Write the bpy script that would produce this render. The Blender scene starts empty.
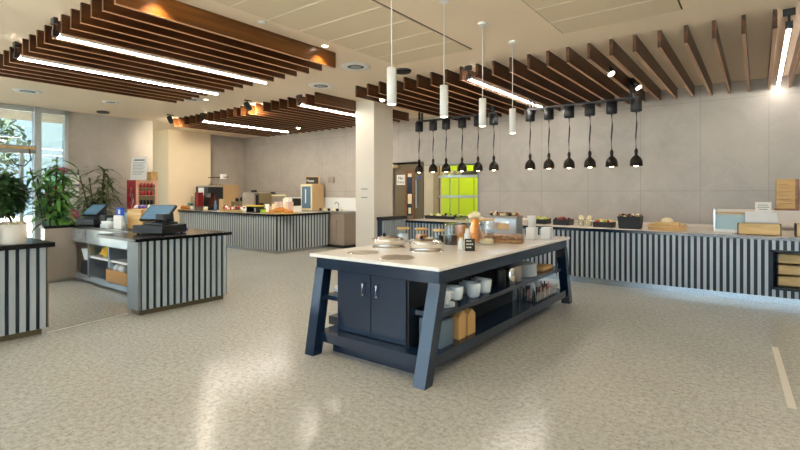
import bpy, bmesh, math, random
from mathutils import Vector, Matrix
random.seed(7)
PI = math.pi
scn = bpy.context.scene
COL = scn.collection

# ------------------------------------------------------------------ materials
def nmat(name):
    m = bpy.data.materials.new(name); m.use_nodes = True
    nt = m.node_tree
    b = nt.nodes['Principled BSDF']
    return m, nt, b

def srgb(h):
    h = h.lstrip('#')
    c = [int(h[i:i+2], 16)/255 for i in (0, 2, 4)]
    return tuple([(x/12.92 if x <= .04045 else ((x+.055)/1.055)**2.4) for x in c] + [1])

def mat(name, col, rough=.5, metal=0, var=.06, scale=8, spec=.5, bump=0, bscale=60):
    """plain surface with a little procedural mottling"""
    m, nt, b = nmat(name)
    if isinstance(col, str): col = srgb(col)
    N = nt.nodes; L = nt.links
    tc = N.new('ShaderNodeTexCoord'); no = N.new('ShaderNodeTexNoise'); no.inputs['Scale'].default_value = scale
    L.new(tc.outputs['Object'], no.inputs['Vector'])
    mx = N.new('ShaderNodeMix'); mx.data_type = 'RGBA'
    mx.inputs['A'].default_value = tuple([c*(1-var) for c in col[:3]]+[1])
    mx.inputs['B'].default_value = tuple([min(1, c*(1+var)) for c in col[:3]]+[1])
    L.new(no.outputs['Fac'], mx.inputs['Factor']); L.new(mx.outputs['Result'], b.inputs['Base Color'])
    b.inputs['Roughness'].default_value = rough; b.inputs['Metallic'].default_value = metal
    b.inputs['Specular IOR Level'].default_value = spec
    if bump:
        n2 = N.new('ShaderNodeTexNoise'); n2.inputs['Scale'].default_value = bscale
        L.new(tc.outputs['Object'], n2.inputs['Vector'])
        bp = N.new('ShaderNodeBump'); bp.inputs['Strength'].default_value = bump; bp.inputs['Distance'].default_value = .01
        L.new(n2.outputs['Fac'], bp.inputs['Height']); L.new(bp.outputs['Normal'], b.inputs['Normal'])
    return m

def wood(name, c1, c2, rough=.35, stretch=(1, .06, 1), scale=14):
    m, nt, b = nmat(name); N = nt.nodes; L = nt.links
    tc = N.new('ShaderNodeTexCoord'); mp = N.new('ShaderNodeMapping')
    mp.inputs['Scale'].default_value = stretch
    no = N.new('ShaderNodeTexNoise'); no.inputs['Scale'].default_value = scale; no.inputs['Detail'].default_value = 6
    no.inputs['Distortion'].default_value = .6
    rp = N.new('ShaderNodeValToRGB'); rp.color_ramp.elements[0].position = .3; rp.color_ramp.elements[1].position = .7
    rp.color_ramp.elements[0].color = srgb(c1); rp.color_ramp.elements[1].color = srgb(c2)
    L.new(tc.outputs['Object'], mp.inputs['Vector']); L.new(mp.outputs['Vector'], no.inputs['Vector'])
    L.new(no.outputs['Fac'], rp.inputs['Fac']); L.new(rp.outputs['Color'], b.inputs['Base Color'])
    b.inputs['Roughness'].default_value = rough
    return m

def emit(name, col, s):
    m, nt, b = nmat(name)
    b.inputs['Base Color'].default_value = (0, 0, 0, 1)
    b.inputs['Emission Color'].default_value = srgb(col) if isinstance(col, str) else col
    b.inputs['Emission Strength'].default_value = s
    return m

def glassy(name, tint, gloss=.12, rough=.02):
    m = bpy.data.materials.new(name); m.use_nodes = True
    nt = m.node_tree; N = nt.nodes; L = nt.links
    for n in list(N): N.remove(n)
    o = N.new('ShaderNodeOutputMaterial'); t = N.new('ShaderNodeBsdfTransparent'); g = N.new('ShaderNodeBsdfGlossy')
    fr = N.new('ShaderNodeLayerWeight'); fr.inputs['Blend'].default_value = .25
    ml = N.new('ShaderNodeMath'); ml.operation = 'MULTIPLY_ADD'; ml.inputs[1].default_value = .7; ml.inputs[2].default_value = gloss
    mx = N.new('ShaderNodeMixShader')
    t.inputs['Color'].default_value = tint; g.inputs['Roughness'].default_value = rough
    L.new(fr.outputs['Facing'], ml.inputs[0]); L.new(ml.outputs[0], mx.inputs['Fac'])
    L.new(t.outputs[0], mx.inputs[1]); L.new(g.outputs[0], mx.inputs[2]); L.new(mx.outputs[0], o.inputs['Surface'])
    return m

def floor_mat():
    m, nt, b = nmat('polished_speckled_floor'); N = nt.nodes; L = nt.links
    tc = N.new('ShaderNodeTexCoord')
    n1 = N.new('ShaderNodeTexNoise'); n1.inputs['Scale'].default_value = 26; n1.inputs['Detail'].default_value = 8; n1.inputs['Roughness'].default_value = .75
    n2 = N.new('ShaderNodeTexNoise'); n2.inputs['Scale'].default_value = 1.1; n2.inputs['Detail'].default_value = 3
    n3 = N.new('ShaderNodeTexNoise'); n3.inputs['Scale'].default_value = 46; n3.inputs['Detail'].default_value = 3
    for n in (n1, n2, n3): L.new(tc.outputs['Object'], n.inputs['Vector'])
    r1 = N.new('ShaderNodeValToRGB'); e = r1.color_ramp.elements
    e[0].position = .34; e[0].color = srgb('#999a93'); e[1].position = .64; e[1].color = srgb('#c5c6c1')
    x = e.new(.5); x.color = srgb('#b5b5ae')
    L.new(n1.outputs['Fac'], r1.inputs['Fac'])
    r3 = N.new('ShaderNodeValToRGB'); r3.color_ramp.elements[0].position = .33; r3.color_ramp.elements[0].color = (1, 1, 1, 1)
    r3.color_ramp.elements[1].position = .40; r3.color_ramp.elements[1].color = (0, 0, 0, 1)
    L.new(n3.outputs['Fac'], r3.inputs['Fac'])
    mx = N.new('ShaderNodeMix'); mx.data_type = 'RGBA'; mx.inputs['B'].default_value = srgb('#7d6f5e')
    sc = N.new('ShaderNodeMath'); sc.operation = 'MULTIPLY'; sc.inputs[1].default_value = .6
    L.new(r3.outputs['Color'], sc.inputs[0]); L.new(sc.outputs[0], mx.inputs['Factor']); L.new(r1.outputs['Color'], mx.inputs['A'])
    m2 = N.new('ShaderNodeMix'); m2.data_type = 'RGBA'; m2.blend_type = 'MULTIPLY'; m2.inputs['Factor'].default_value = .35
    r2 = N.new('ShaderNodeValToRGB'); r2.color_ramp.elements[0].position = .3; r2.color_ramp.elements[0].color = (.78, .77, .75, 1); r2.color_ramp.elements[1].position = .7
    L.new(n2.outputs['Fac'], r2.inputs['Fac']); L.new(mx.outputs['Result'], m2.inputs['A']); L.new(r2.outputs['Color'], m2.inputs['B'])
    L.new(m2.outputs['Result'], b.inputs['Base Color'])
    b.inputs['Roughness'].default_value = .19; b.inputs['Specular IOR Level'].default_value = .3
    return m

def wall_mat(name, base, vein, pw=.94, ph=1.52, x0=0, z0=0, axis='X', joint=.55):
    m, nt, b = nmat(name); N = nt.nodes; L = nt.links
    tc = N.new('ShaderNodeTexCoord'); sp = N.new('ShaderNodeSeparateXYZ'); L.new(tc.outputs['Object'], sp.inputs[0])
    def jn(out, off, per, w=.006):
        a = N.new('ShaderNodeMath'); a.operation = 'SUBTRACT'; a.inputs[1].default_value = off; L.new(out, a.inputs[0])
        p = N.new('ShaderNodeMath'); p.operation = 'PINGPONG'; p.inputs[1].default_value = per/2; L.new(a.outputs[0], p.inputs[0])
        q = N.new('ShaderNodeMath'); q.operation = 'LESS_THAN'; q.inputs[1].default_value = w; L.new(p.outputs[0], q.inputs[0])
        return q.outputs[0]
    j1 = jn(sp.outputs[axis], x0, pw); j2 = jn(sp.outputs['Z'], z0, ph)
    mxx = N.new('ShaderNodeMath'); mxx.operation = 'MAXIMUM'; L.new(j1, mxx.inputs[0]); L.new(j2, mxx.inputs[1])
    n1 = N.new('ShaderNodeTexNoise'); n1.inputs['Scale'].default_value = 1.6; n1.inputs['Detail'].default_value = 7; n1.inputs['Roughness'].default_value = .6; n1.inputs['Distortion'].default_value = 1.0
    L.new(tc.outputs['Object'], n1.inputs['Vector'])
    r = N.new('ShaderNodeValToRGB'); e = r.color_ramp.elements
    c = srgb(base)
    e[0].position = .25; e[0].color = tuple([v*.86 for v in c[:3]]+[1]); e[1].position = .75; e[1].color = tuple([v*1.1 for v in c[:3]]+[1])
    L.new(n1.outputs['Fac'], r.inputs['Fac'])
    # thin veins
    n2 = N.new('ShaderNodeTexNoise'); n2.inputs['Scale'].default_value = 1.3; n2.inputs['Detail'].default_value = 4; n2.inputs['Distortion'].default_value = 1.5
    L.new(tc.outputs['Object'], n2.inputs['Vector'])
    v = N.new('ShaderNodeValToRGB'); ve = v.color_ramp.elements
    ve[0].position = .485; ve[0].color = (0, 0, 0, 1); ve[1].position = .515; ve[1].color = (0, 0, 0, 1); k = ve.new(.5); k.color = (.16, .16, .16, 1)
    L.new(n2.outputs['Fac'], v.inputs['Fac'])
    m1 = N.new('ShaderNodeMix'); m1.data_type = 'RGBA'; m1.inputs['B'].default_value = srgb(vein)
    L.new(v.outputs['Color'], m1.inputs['Factor']); L.new(r.outputs['Color'], m1.inputs['A'])
    m2 = N.new('ShaderNodeMix'); m2.data_type = 'RGBA'; m2.inputs['B'].default_value = tuple([q*.6 for q in c[:3]]+[1])
    jm = N.new('ShaderNodeMath'); jm.operation = 'MULTIPLY'; jm.inputs[1].default_value = joint
    L.new(mxx.outputs[0], jm.inputs[0]); L.new(jm.outputs[0], m2.inputs['Factor']); L.new(m1.outputs['Result'], m2.inputs['A'])
    L.new(m2.outputs['Result'], b.inputs['Base Color'])
    b.inputs['Roughness'].default_value = .42
    return m

M = {}
M['floor'] = floor_mat()
M['ceil'] = mat('ceiling_paint', '#eedcc4', .8, var=.02, scale=1)
M['perf'] = mat('perforated_panel', '#dccbb0', .7, var=.03, scale=200)
M['seam'] = mat('panel_seam', '#efe4d2', .6, var=.02)
M['darkgap'] = mat('shadow_gap', '#4b3f34', .8)
M['wall'] = wall_mat('grey_stone_wall', '#ada69e', '#c8c2ba', pw=.94, ph=1.55, x0=-3.62, z0=1.52)
M['wall_y'] = wall_mat('grey_stone_wall_side', '#b3aca3', '#c8c0b6', pw=1.4, ph=3.4, x0=.5, z0=3.3, axis='Y', joint=.3)
M['cream'] = mat('cream_stone', '#f3e2c6', .35, var=.04, scale=2)
M['white'] = mat('white_paint', '#e9e9e6', .5, var=.02)
M['splash'] = mat('white_splashback', '#e6e9e8', .3, var=.02)
M['colface'] = mat('column_paint', '#e0d7c8', .45, var=.02)
M['walnut'] = wood('walnut_batten', '#2a1608', '#5c361b', .32)
M['walnut_front'] = wood('walnut_batten_front', '#3f1d08', '#85501c', .3)
M['batten_edge'] = mat('batten_underside', '#b88f6c', .4, var=.08)
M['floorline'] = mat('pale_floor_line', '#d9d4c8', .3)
M['ribl'] = mat('ribbed_metal', '#b7c0c6', .36, .1, var=.05)
M['ribd'] = mat('ribbed_backing', '#1c2b38', .5, var=.05)
M['steel'] = mat('brushed_steel', '#b9bcbd', .3, .9, var=.05)
M['steelm'] = mat('dull_steel', '#a3978a', .35, .35, var=.06)
M['chrome'] = mat('polished_steel', '#f2efea', .16, 1, var=.03)
M['black'] = mat('black_slab', '#101214', .22, var=.1)
M['blackm'] = mat('matt_black', '#15161a', .5, var=.1)
M['navy'] = mat('navy_lacquer', '#10233a', .16, var=.05, spec=.8)
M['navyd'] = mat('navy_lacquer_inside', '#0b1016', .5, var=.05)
M['quartz'] = mat('white_quartz', '#f6f1ea', .15, var=.03, scale=20)
M['wash'] = mat('pale_worktop', '#e9dfd3', .25, var=.04, scale=5)
M['bronze'] = mat('bronze_black', '#2a231b', .3, .6, var=.1)
M['strip'] = emit('strip_light', (1, .93, .83, 1), 60)
M['strip3'] = emit('strip_light_rear', (1, .92, .80, 1), 70)
M['strip2'] = emit('strip_light_dim', (1, .93, .83, 1), 30)
M['upglow'] = emit('strip_light_top', (1, .86, .66, 1), 14)
M['lens'] = emit('lamp_lens', (1, .86, .62, 1), 10)
M['warmbulb'] = emit('heat_bulb', (1, .78, .45, 1), 14)
M['steelkick'] = mat('steel_kick', '#c3ccd2', .25, .8)
M['oak'] = wood('oak', '#b58a4c', '#d8b578', .5, (.08, 1, 1), 20)
M['oaky'] = wood('oak_light', '#c29d5e', '#e2c68e', .5, (.1, 1, .6), 20)
M['olive'] = wood('olive_wood', '#6b4520', '#b98a52', .4, (1, .2, 1), 22)
M['card'] = mat('cardboard', '#b08552', .8)
M['kraft'] = mat('kraft_paper', '#c39c63', .8)
M['kraftb'] = mat('grey_carton', '#5f7486', .6)
M['lime'] = mat('lime_panel', '#a9c400', .4, var=.05, scale=3)
M['tan'] = mat('tan_panel', '#c5a57a', .55)
M['jamb'] = mat('hatch_jamb', '#c9bda0', .5)
M['taupe'] = mat('taupe_wall', '#6e6248', .6)
M['doorwood'] = wood('door_wood', '#6b3f1e', '#92602f', .4)
M['glasswin'] = glassy('window_glass', (.50, .53, .53, 1), .10)
M['glass'] = glassy('clear_glass', (.95, .97, .97, 1), .08)
M['glassb'] = glassy('cooler_glass', (.75, .85, .92, 1), .15)
M['alu'] = mat('aluminium', '#b9c0c4', .35, .6)
M['alud'] = mat('aluminium_grey', '#8f9698', .4, .4)
M['soffit'] = mat('pale_blue_cladding', '#c9dde2', .5, var=.02)
M['pave'] = mat('paving', '#b9b2a5', .8)
M['leafd'] = mat('leaf_dark', '#36582f', .45, var=.35, scale=9)
M['leafm'] = mat('leaf_green', '#56873a', .42, var=.35, scale=9)
M['leafo'] = mat('leaf_olive', '#55643a', .5, var=.4, scale=9)
M['leaft'] = mat('leaf_tree', '#54644a', .6, var=.4, scale=2)
M['stem'] = mat('stem', '#4a3a26', .8)
M['potc'] = mat('white_pot', '#e8e4da', .4)
M['pebble'] = mat('pale_pebbles', '#d8bfb4', .7, var=.3, scale=60)
M['soil'] = mat('soil', '#3b2a1e', .9)
M['screen'] = mat('screen_glass', '#5d7c94', .12, .0, var=.05)
M['displayglass'] = mat('pale_display_glass', '#a9c6cf', .1)
M['screend'] = mat('screen_dark', '#2a3440', .1)
M['red'] = mat('red_panel', '#a0101f', .35)
M['pink'] = mat('rose_frame', '#d9a98e', .35)
M['paper'] = mat('paper', '#eceae4', .7, var=.01)
M['ink'] = mat('ink', '#5c5c60', .8)
M['inkb'] = mat('black_ink', '#101010', .8)
M['chalk'] = mat('chalk', '#e9e6dc', .9)
M['slate'] = mat('slate_board', '#1a1815', .7)
M['blue'] = mat('blue_plastic', '#1d55c4', .35)
M['purple'] = mat('purple_wrap', '#6a4fa0', .4)
M['magenta'] = mat('magenta_card', '#d8388a', .6)
M['coral'] = mat('coral_card', '#d65a66', .6)
M['mint'] = mat('mint_card', '#8ccbb0', .6)
M['whitep'] = mat('white_plastic', '#e9e9e7', .35)
M['china'] = mat('pale_china', '#dfe8ee', .22)
M['orange'] = mat('orange_fruit', '#f0930f', .45)
M['lemon'] = mat('yellow_fruit', '#e6cf4a', .45)
M['limef'] = mat('green_fruit', '#9cc128', .4)
M['berry'] = mat('dark_berry', '#3a1420', .4)
M['redf'] = mat('red_fruit', '#b42a2f', .4)
M['creamf'] = mat('cream_food', '#ecdfb8', .6)
M['bread'] = mat('bread_crust', '#b8752e', .7, var=.25, scale=30)
M['cereal'] = mat('cereal', '#c98a3c', .8, var=.4, scale=90)
M['beans'] = mat('dark_beans', '#33231a', .6, var=.4, scale=90)
M['tubw'] = mat('white_tub', '#dfe3e2', .4)
M['banana'] = mat('yellow_pack', '#d6a92c', .5)
M['maroon'] = mat('maroon_box', '#5a2621', .6)
M['poly'] = mat('clear_bag', '#d2d4d4', .25)
M['redbox'] = mat('deep_red_box', '#741316', .35)
M['aqua'] = mat('aqua_pack', '#4fb0c2', .4)
M['skin2'] = mat('rose_sachet', '#c4686c', .6)

# ------------------------------------------------------------------ mesh builder
class MB:
    def __init__(s): s.bm = bmesh.new(); s.mi = 0; s.sm = False
    def m(s, i): s.mi = i; return s
    def _f(s, vs, smooth=False):
        try:
            f = s.bm.faces.new(vs); f.material_index = s.mi; f.smooth = smooth
        except ValueError: pass
    def box(s, x0, x1, y0, y1, z0, z1, T=None):
        P = [(x, y, z) for z in (z0, z1) for y in (y0, y1) for x in (x0, x1)]
        v = [s.bm.verts.new((T @ Vector(p)) if T else p) for p in P]
        for q in ((0, 2, 3, 1), (4, 5, 7, 6), (0, 1, 5, 4), (2, 6, 7, 3), (0, 4, 6, 2), (1, 3, 7, 5)): s._f([v[i] for i in q])
        return s
    def hexa(s, P):
        v = [s.bm.verts.new(p) for p in P]   # bottom 4 (ccw), top 4 (ccw)
        for q in ((3, 2, 1, 0), (4, 5, 6, 7), (0, 1, 5, 4), (1, 2, 6, 5), (2, 3, 7, 6), (3, 0, 4, 7)): s._f([v[i] for i in q])
        return s
    def lathe(s, prof, c=(0, 0, 0), seg=20, T=None, cap=True):
        rings = []
        for r, z in prof:
            ring = []
            for i in range(seg):
                a = 2*PI*i/seg; p = Vector((c[0]+r*math.cos(a), c[1]+r*math.sin(a), c[2]+z))
                ring.append(s.bm.verts.new((T @ p) if T else p))
            rings.append(ring)
        for a, b in zip(rings, rings[1:]):
            for i in range(seg): s._f([a[i], a[(i+1) % seg], b[(i+1) % seg], b[i]], True)
        if cap:
            s._f(list(reversed(rings[0]))); s._f(rings[-1])
        return s
    def cyl(s, r, z0, z1, c=(0, 0), seg=20, T=None): return s.lathe([(r, z0), (r, z1)], (c[0], c[1], 0), seg, T)
    def tube(s, pts, r, seg=8):
        pts = [Vector(p) for p in pts]; rings = []
        for i, p in enumerate(pts):
            d = (pts[min(i+1, len(pts)-1)]-pts[max(i-1, 0)]).normalized()
            u = d.cross(Vector((0, 0, 1)));
            if u.length < 1e-3: u = Vector((1, 0, 0))
            u.normalize(); w = d.cross(u)
            rr = r[i] if isinstance(r, (list, tuple)) else r
            rings.append([s.bm.verts.new(p+u*rr*math.cos(2*PI*k/seg)+w*rr*math.sin(2*PI*k/seg)) for k in range(seg)])
        for a, b in zip(rings, rings[1:]):
            for k in range(seg): s._f([a[k], a[(k+1) % seg], b[(k+1) % seg], b[k]], True)
        s._f(list(reversed(rings[0]))); s._f(rings[-1])
        return s
    def ball(s, c, r, sx=1, sy=1, sz=1, sub=2, jit=0):
        res = bmesh.ops.create_icosphere(s.bm, subdivisions=sub, radius=r)
        for v in res['verts']:
            k = 1+random.uniform(-jit, jit)
            v.co = Vector((v.co.x*sx*k+c[0], v.co.y*sy*k+c[1], v.co.z*sz*k+c[2]))
            for f in v.link_faces: f.material_index = s.mi; f.smooth = True
        return s
    def leaf(s, p, d, L, w, bend=.3, fold=.0):
        """pointed arching leaf made of three strips"""
        p = Vector(p); d = Vector(d).normalized(); up = Vector((0, 0, 1))
        side = d.cross(up)
        if side.length < 1e-3: side = Vector((1, 0, 0))
        side.normalize(); n = 4; prev = None; q = p.copy(); dd = d.copy()
        for i in range(n+1):
            t = i/n; ww = w*math.sin(PI*min(.97, .12+.85*t))**.8*.5
            a = s.bm.verts.new(q+side*ww); b = s.bm.verts.new(q-side*ww)
            if prev: s._f([prev[0], a, b, prev[1]], True)
            prev = (a, b); dd = (dd-up*bend/n).normalized(); q = q+dd*L/n
        return s
    def build(s, name, mats, parent=None, loc=(0, 0, 0), bevel=0, rot=0):
        bmesh.ops.recalc_face_normals(s.bm, faces=s.bm.faces) if not getattr(s, 'open', False) else None
        me = bpy.data.meshes.new(name); s.bm.to_mesh(me); s.bm.free()
        if not isinstance(mats, (list, tuple)): mats = [mats]
        for k in mats: me.materials.append(M[k])
        o = bpy.data.objects.new(name, me); COL.objects.link(o)
        o.location = loc; o.rotation_euler.z = rot
        if parent: o.parent = parent
        if bevel:
            b = o.modifiers.new('b', 'BEVEL'); b.width = bevel; b.segments = 2; b.limit_method = 'ANGLE'
        return o

def tag(o, label, cat, group=None, kind=None):
    o['label'] = label; o['category'] = cat
    if group: o['group'] = group
    if kind: o['kind'] = kind
    return o
def struct(o): o['kind'] = 'structure'; return o
def thing(name, label, cat, loc=(0, 0, 0), rz=0, group=None):
    o = bpy.data.objects.new(name, None); COL.objects.link(o); o.empty_display_size = .05
    o.location = loc; o.rotation_euler.z = rz
    return tag(o, label, cat, group)
def dup(src, loc, rz=None, label=None, group=None, scale=None):
    r = src.copy(); COL.objects.link(r); r.location = loc
    if rz is not None: r.rotation_euler.z = rz
    if label: r['label'] = label
    if group: r['group'] = group
    if scale: r.scale = scale
    for ch in list(src.children):
        c = ch.copy(); COL.objects.link(c); c.parent = r
        for g in list(ch.children):
            d = g.copy(); COL.objects.link(d); d.parent = c
    return r
def text_mesh(txt, size, matk, parent, loc, rot, name='lettering', align='CENTER', ext=.001, sx=1):
    cu = bpy.data.curves.new('t', 'FONT'); cu.body = txt; cu.size = size; cu.align_x = align; cu.align_y = 'CENTER'; cu.extrude = ext
    t = bpy.data.objects.new('t', cu); COL.objects.link(t)
    bpy.context.view_layer.update()
    me = bpy.data.meshes.new_from_object(t.evaluated_get(bpy.context.evaluated_depsgraph_get()))
    bpy.data.objects.remove(t)
    me.materials.clear(); me.materials.append(M[matk])
    o = bpy.data.objects.new(name, me); COL.objects.link(o); o.location = loc; o.rotation_euler = rot; o.scale = (sx, 1, 1)
    if parent: o.parent = parent
    return o

CH = 3.35   # ceiling height
BB = 3.15   # underside of battens

# ------------------------------------------------------------------ room shell
struct(MB().box(-15.1, 4, -4, 15, -.1, 0).build('floor', 'floor'))
struct(MB().box(-15.1, 4, -4, 15, CH, CH+.15).build('ceiling', 'ceil'))
# back wall with a doorway (x -7.6..-6.62) and a serving hatch (x -6.5..-5.1)
w = MB()
w.box(-14.1, -7.62, 9.7, 9.9, 0, CH); w.box(-7.62, -6.6, 9.7, 9.9, 2.26, CH); w.box(-6.6, -6.5, 9.7, 9.9, 0, CH)
w.box(-6.5, -5.1, 9.7, 9.9, 2.14, CH); w.box(-6.5, -5.1, 9.7, 9.9, 0, .93); w.box(-5.1, 4, 9.7, 9.9, 0, CH)
struct(w.build('wall_back', 'wall'))
struct(MB().box(3.9, 4.05, -4, 9.7, 0, CH).build('wall_right', 'wall_y'))
struct(MB().box(-12.8, -12.6, 4.05, 5.95, 0, CH).build('wall_left', 'wall_y'))
w3 = struct(MB().box(-15, -12.8, 5.88, 5.9, 0, CH).build('window_added', 'glasswin'))  # glazing added to let daylight onto the pillar's front face
MB().box(-15, -14.94, 5.86, 5.92, 0, CH).box(-12.86, -12.8, 5.86, 5.92, 0, CH).box(-15, -12.8, 5.86, 5.92, 0, .1).box(-15, -12.8, 5.86, 5.92, 3.25, CH).build('window_frame', 'alu', w3)  # frame of the added glazing
struct(MB().box(-15.1, -15, 5.9, 6.97, 0, CH).build('wall_return', 'white'))
struct(MB().box(-14.3, -14.08, 8.31, 9.9, 0, CH).build('wall_recess', 'wall_y'))
pil = struct(MB().box(-15, -13.8, 6.97, 8.31, 0, CH).build('wall_pillar', 'cream'))
# free column
clm = struct(MB().box(-6.52, -6.03, 7.12, 7.72, 0, CH).build('wall_column', 'colface', bevel=.006))
# rooms behind the back wall
struct(MB().box(-7.9, -6.55, 9.9, 10.2, 0, .02).box(-7.9, -7.62, 9.9, 10.2, 0, CH).box(-6.62, -6.5, 9.9, 10.2, 0, CH).box(-7.9, -6.5, 10.2, 10.3, 0, CH).build('wall_lobby', 'taupe'))
k = MB(); k.box(-7.9, -6.5, 12.4, 12.5, 0, CH); k.box(-6.5, -4.7, 12.4, 12.5, 0, CH)
struct(k.build('wall_kitchen', 'tan'))
struct(MB().box(-4.6, -4.45, 9.9, 12.4, 0, CH).build('wall_kitchen_side', 'tan'))
# pale frame of the serving hatch
f = MB(); f.box(-6.56, -6.3, 9.66, 9.92, .93, 2.14); struct(f.build('trim_hatch_jamb', 'jamb'))
f = MB(); f.box(-5.11, -5.08, 9.68, 9.92, .93, 2.16); f.box(-6.56, -5.08, 9.68, 9.92, 2.14, 2.17)
struct(f.build('trim_hatch', 'alud'))

# door in the lobby, seen through the doorway
d = MB().box(-7.56, -6.66, 9.76, 9.8, .0, 2.2)
door = struct(d.build('door_1', 'taupe'))
fr = MB(); fr.box(-7.22, -7.15, 9.735, 9.76, .0, 2.0); fr.box(-6.98, -6.93, 9.735, 9.76, .0, 2.0); fr.box(-7.22, -6.93, 9.735, 9.76, 2.0, 2.05)
fr.build('door_frame', 'doorwood', door)
MB().box(-7.14, -6.99, 9.74, 9.757, .9, 1.98).build('vision_panel', 'screend', door)
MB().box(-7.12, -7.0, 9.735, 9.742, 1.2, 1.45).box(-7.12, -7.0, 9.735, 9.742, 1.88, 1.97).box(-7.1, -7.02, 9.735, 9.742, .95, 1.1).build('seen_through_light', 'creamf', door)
MB().box(-6.85, -6.82, 9.7, 9.76, 1.1, 1.8).build('door_handle', 'steel', door)
MB().cyl(.035, 0, .006, T=Matrix.Translation((-6.78, 9.757, 1.86)) @ Matrix.Rotation(PI/2, 4, 'X')).build('round_sign', 'blue', door)
sg = thing('door_sign', 'white square sign with black words No Entry in the doorway beyond the column', 'sign', (-7.33, 9.72, 1.81))
MB().box(-.13, .13, -.005, .01, -.13, .13).build('sign_plate', 'paper', sg)
text_mesh('No', .12, 'inkb', sg, (0, -.007, .045), (PI/2, 0, 0)); text_mesh('Entry', .1, 'inkb', sg, (0, -.007, -.055), (PI/2, 0, 0))
tag(MB().box(-7.64, -7.4, 9.5, 9.69, 2.12, 2.2).build('door_closer_box', 'creamf'), 'small cream box fixed at the top corner of the dark doorway', 'fitting')

# left glass wall x=-12.6, y -4..4.05
win = struct(MB().box(-12.62, -12.6, -4, 4.0, 0, CH).build('window_1', 'glasswin'))
fm = MB()
for y in (-3.9, -2.2, -.5, 1.2, 2.35): fm.box(-12.68, -12.55, y-.04, y+.04, 0, CH)
fm.box(-12.7, -12.5, 3.4, 3.52, 0, CH)
fm.box(-12.66, -12.55, 3.97, 4.05, 0, CH); fm.box(-12.67, -12.55, -4, 4.05, 3.24, CH); fm.box(-12.67, -12.55, 3.52, 4.0, 0, .1)
fm.build('window_frame', 'alu', win)
MB().box(-12.72, -12.5, -3.9, 3.42, 2.33, 2.5).build('door_header', 'alud', win)
MB().box(-12.51, -12.49, -.5, 3.4, 2.42, 2.47).build('header_strip', 'oak', win)
MB().box(-12.66, -12.56, 3.16, 3.22, 0, 2.33).box(-12.66, -12.56, 1.0, 1.06, 0, 2.33).build('door_leaf_frame', 'alu', win)
MB().tube([(-12.5, 3.3, 2.42), (-12.45, 3.32, 2.2), (-12.45, 3.2, 2.05), (-12.48, 3.05, 2.08), (-12.5, 3.0, 2.2)], .012).build('cable', 'blackm', win)
# window wall behind the camera
wf = struct(MB().box(-12.6, 3.9, -4.02, -4.0, 0, CH).build('window_2', 'glass'))
fm = MB()
for i in range(11): fm.box(-12.6+i*1.64-.03, -12.6+i*1.64+.03, -4.06, -3.95, 0, CH)
fm.box(-12.6, 3.9, -4.06, -3.95, 0, .08); fm.box(-12.6, 3.9, -4.06, -3.95, 3.2, CH)
fm.build('window_frame', 'alu', wf)

# outside
struct(MB().box(-40, 30, -30, 12, -.25, -.12).build('trim_pavement', 'pave'))
bd = thing('neighbouring_building', 'pale blue clad building seen through the entrance glass at left', 'building', (-18, 5.5, -.12))
MB().box(-1.2, 1.2, -.25, 6, 0, 5.2).build('wall_cladding', 'soffit', bd)
MB().box(1.18, 1.22, .0, 6, 2.2, 2.24).box(1.2, 1.24, 1.0, 1.06, 0, 5.2).build('cladding_joint', 'white', bd)
MB().box(1.0, 3.2, -.25, 6, 5.2, 5.35).build('canopy', 'white', bd)
def out_tree(loc, h, r, label, seed):
    random.seed(seed)
    t = thing('street_tree', label, 'tree', loc, 0, 'trees outside the entrance')
    MB().tube([(0, 0, 0), (.1, 0, h*.4), (0, .1, h*.7), (.1, .1, h*.9)], [.16, .13, .08, .03]).build('trunk', 'stem', t)
    L = MB(); L.open = True
    for i in range(1500):
        v = Vector((random.gauss(0, 1), random.gauss(0, 1), random.gauss(0, 1))).normalized()*random.uniform(.3, 1)**.5
        p = Vector((v.x*r, v.y*r, h*.75+v.z*r*.8))
        L.leaf(p, (random.uniform(-1, 1), random.uniform(-1, 1), random.uniform(-.8, .5)), random.uniform(.18, .34), .13, .3)
    L.build('foliage', 'leaft', t)
out_tree((-22, 3.9, -.12), 4.4, 2.0, 'grey green tree outside, at the upper left beyond the entrance glass', 3)
out_tree((-27, .2, -.12), 3.0, 1.9, 'low bushy tree outside, seen below the entrance door header', 5)

# ------------------------------------------------------------------ ceiling
def panel(n, x0, x1, y0, y1):
    o = struct(MB().box(x0-.015, x1+.015, y0-.015, y1+.015, CH-.004, CH+.002).build('trim_%d' % n, 'darkgap'))
    MB().box(x0, x1, y0, y1, CH-.014, CH-.004).build('perforated_tile', 'perf', o)
    s = MB()
    y = y1-.45
    while y > y0: s.box(x0, x1, y-.006, y+.006, CH-.017, CH-.013); y -= .45
    s.build('tile_seam', 'seam', o)
panel(1, -4.17, -2.96, -3, 5.42); panel(2, -1.8, -.62, -3, 5.52)

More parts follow.
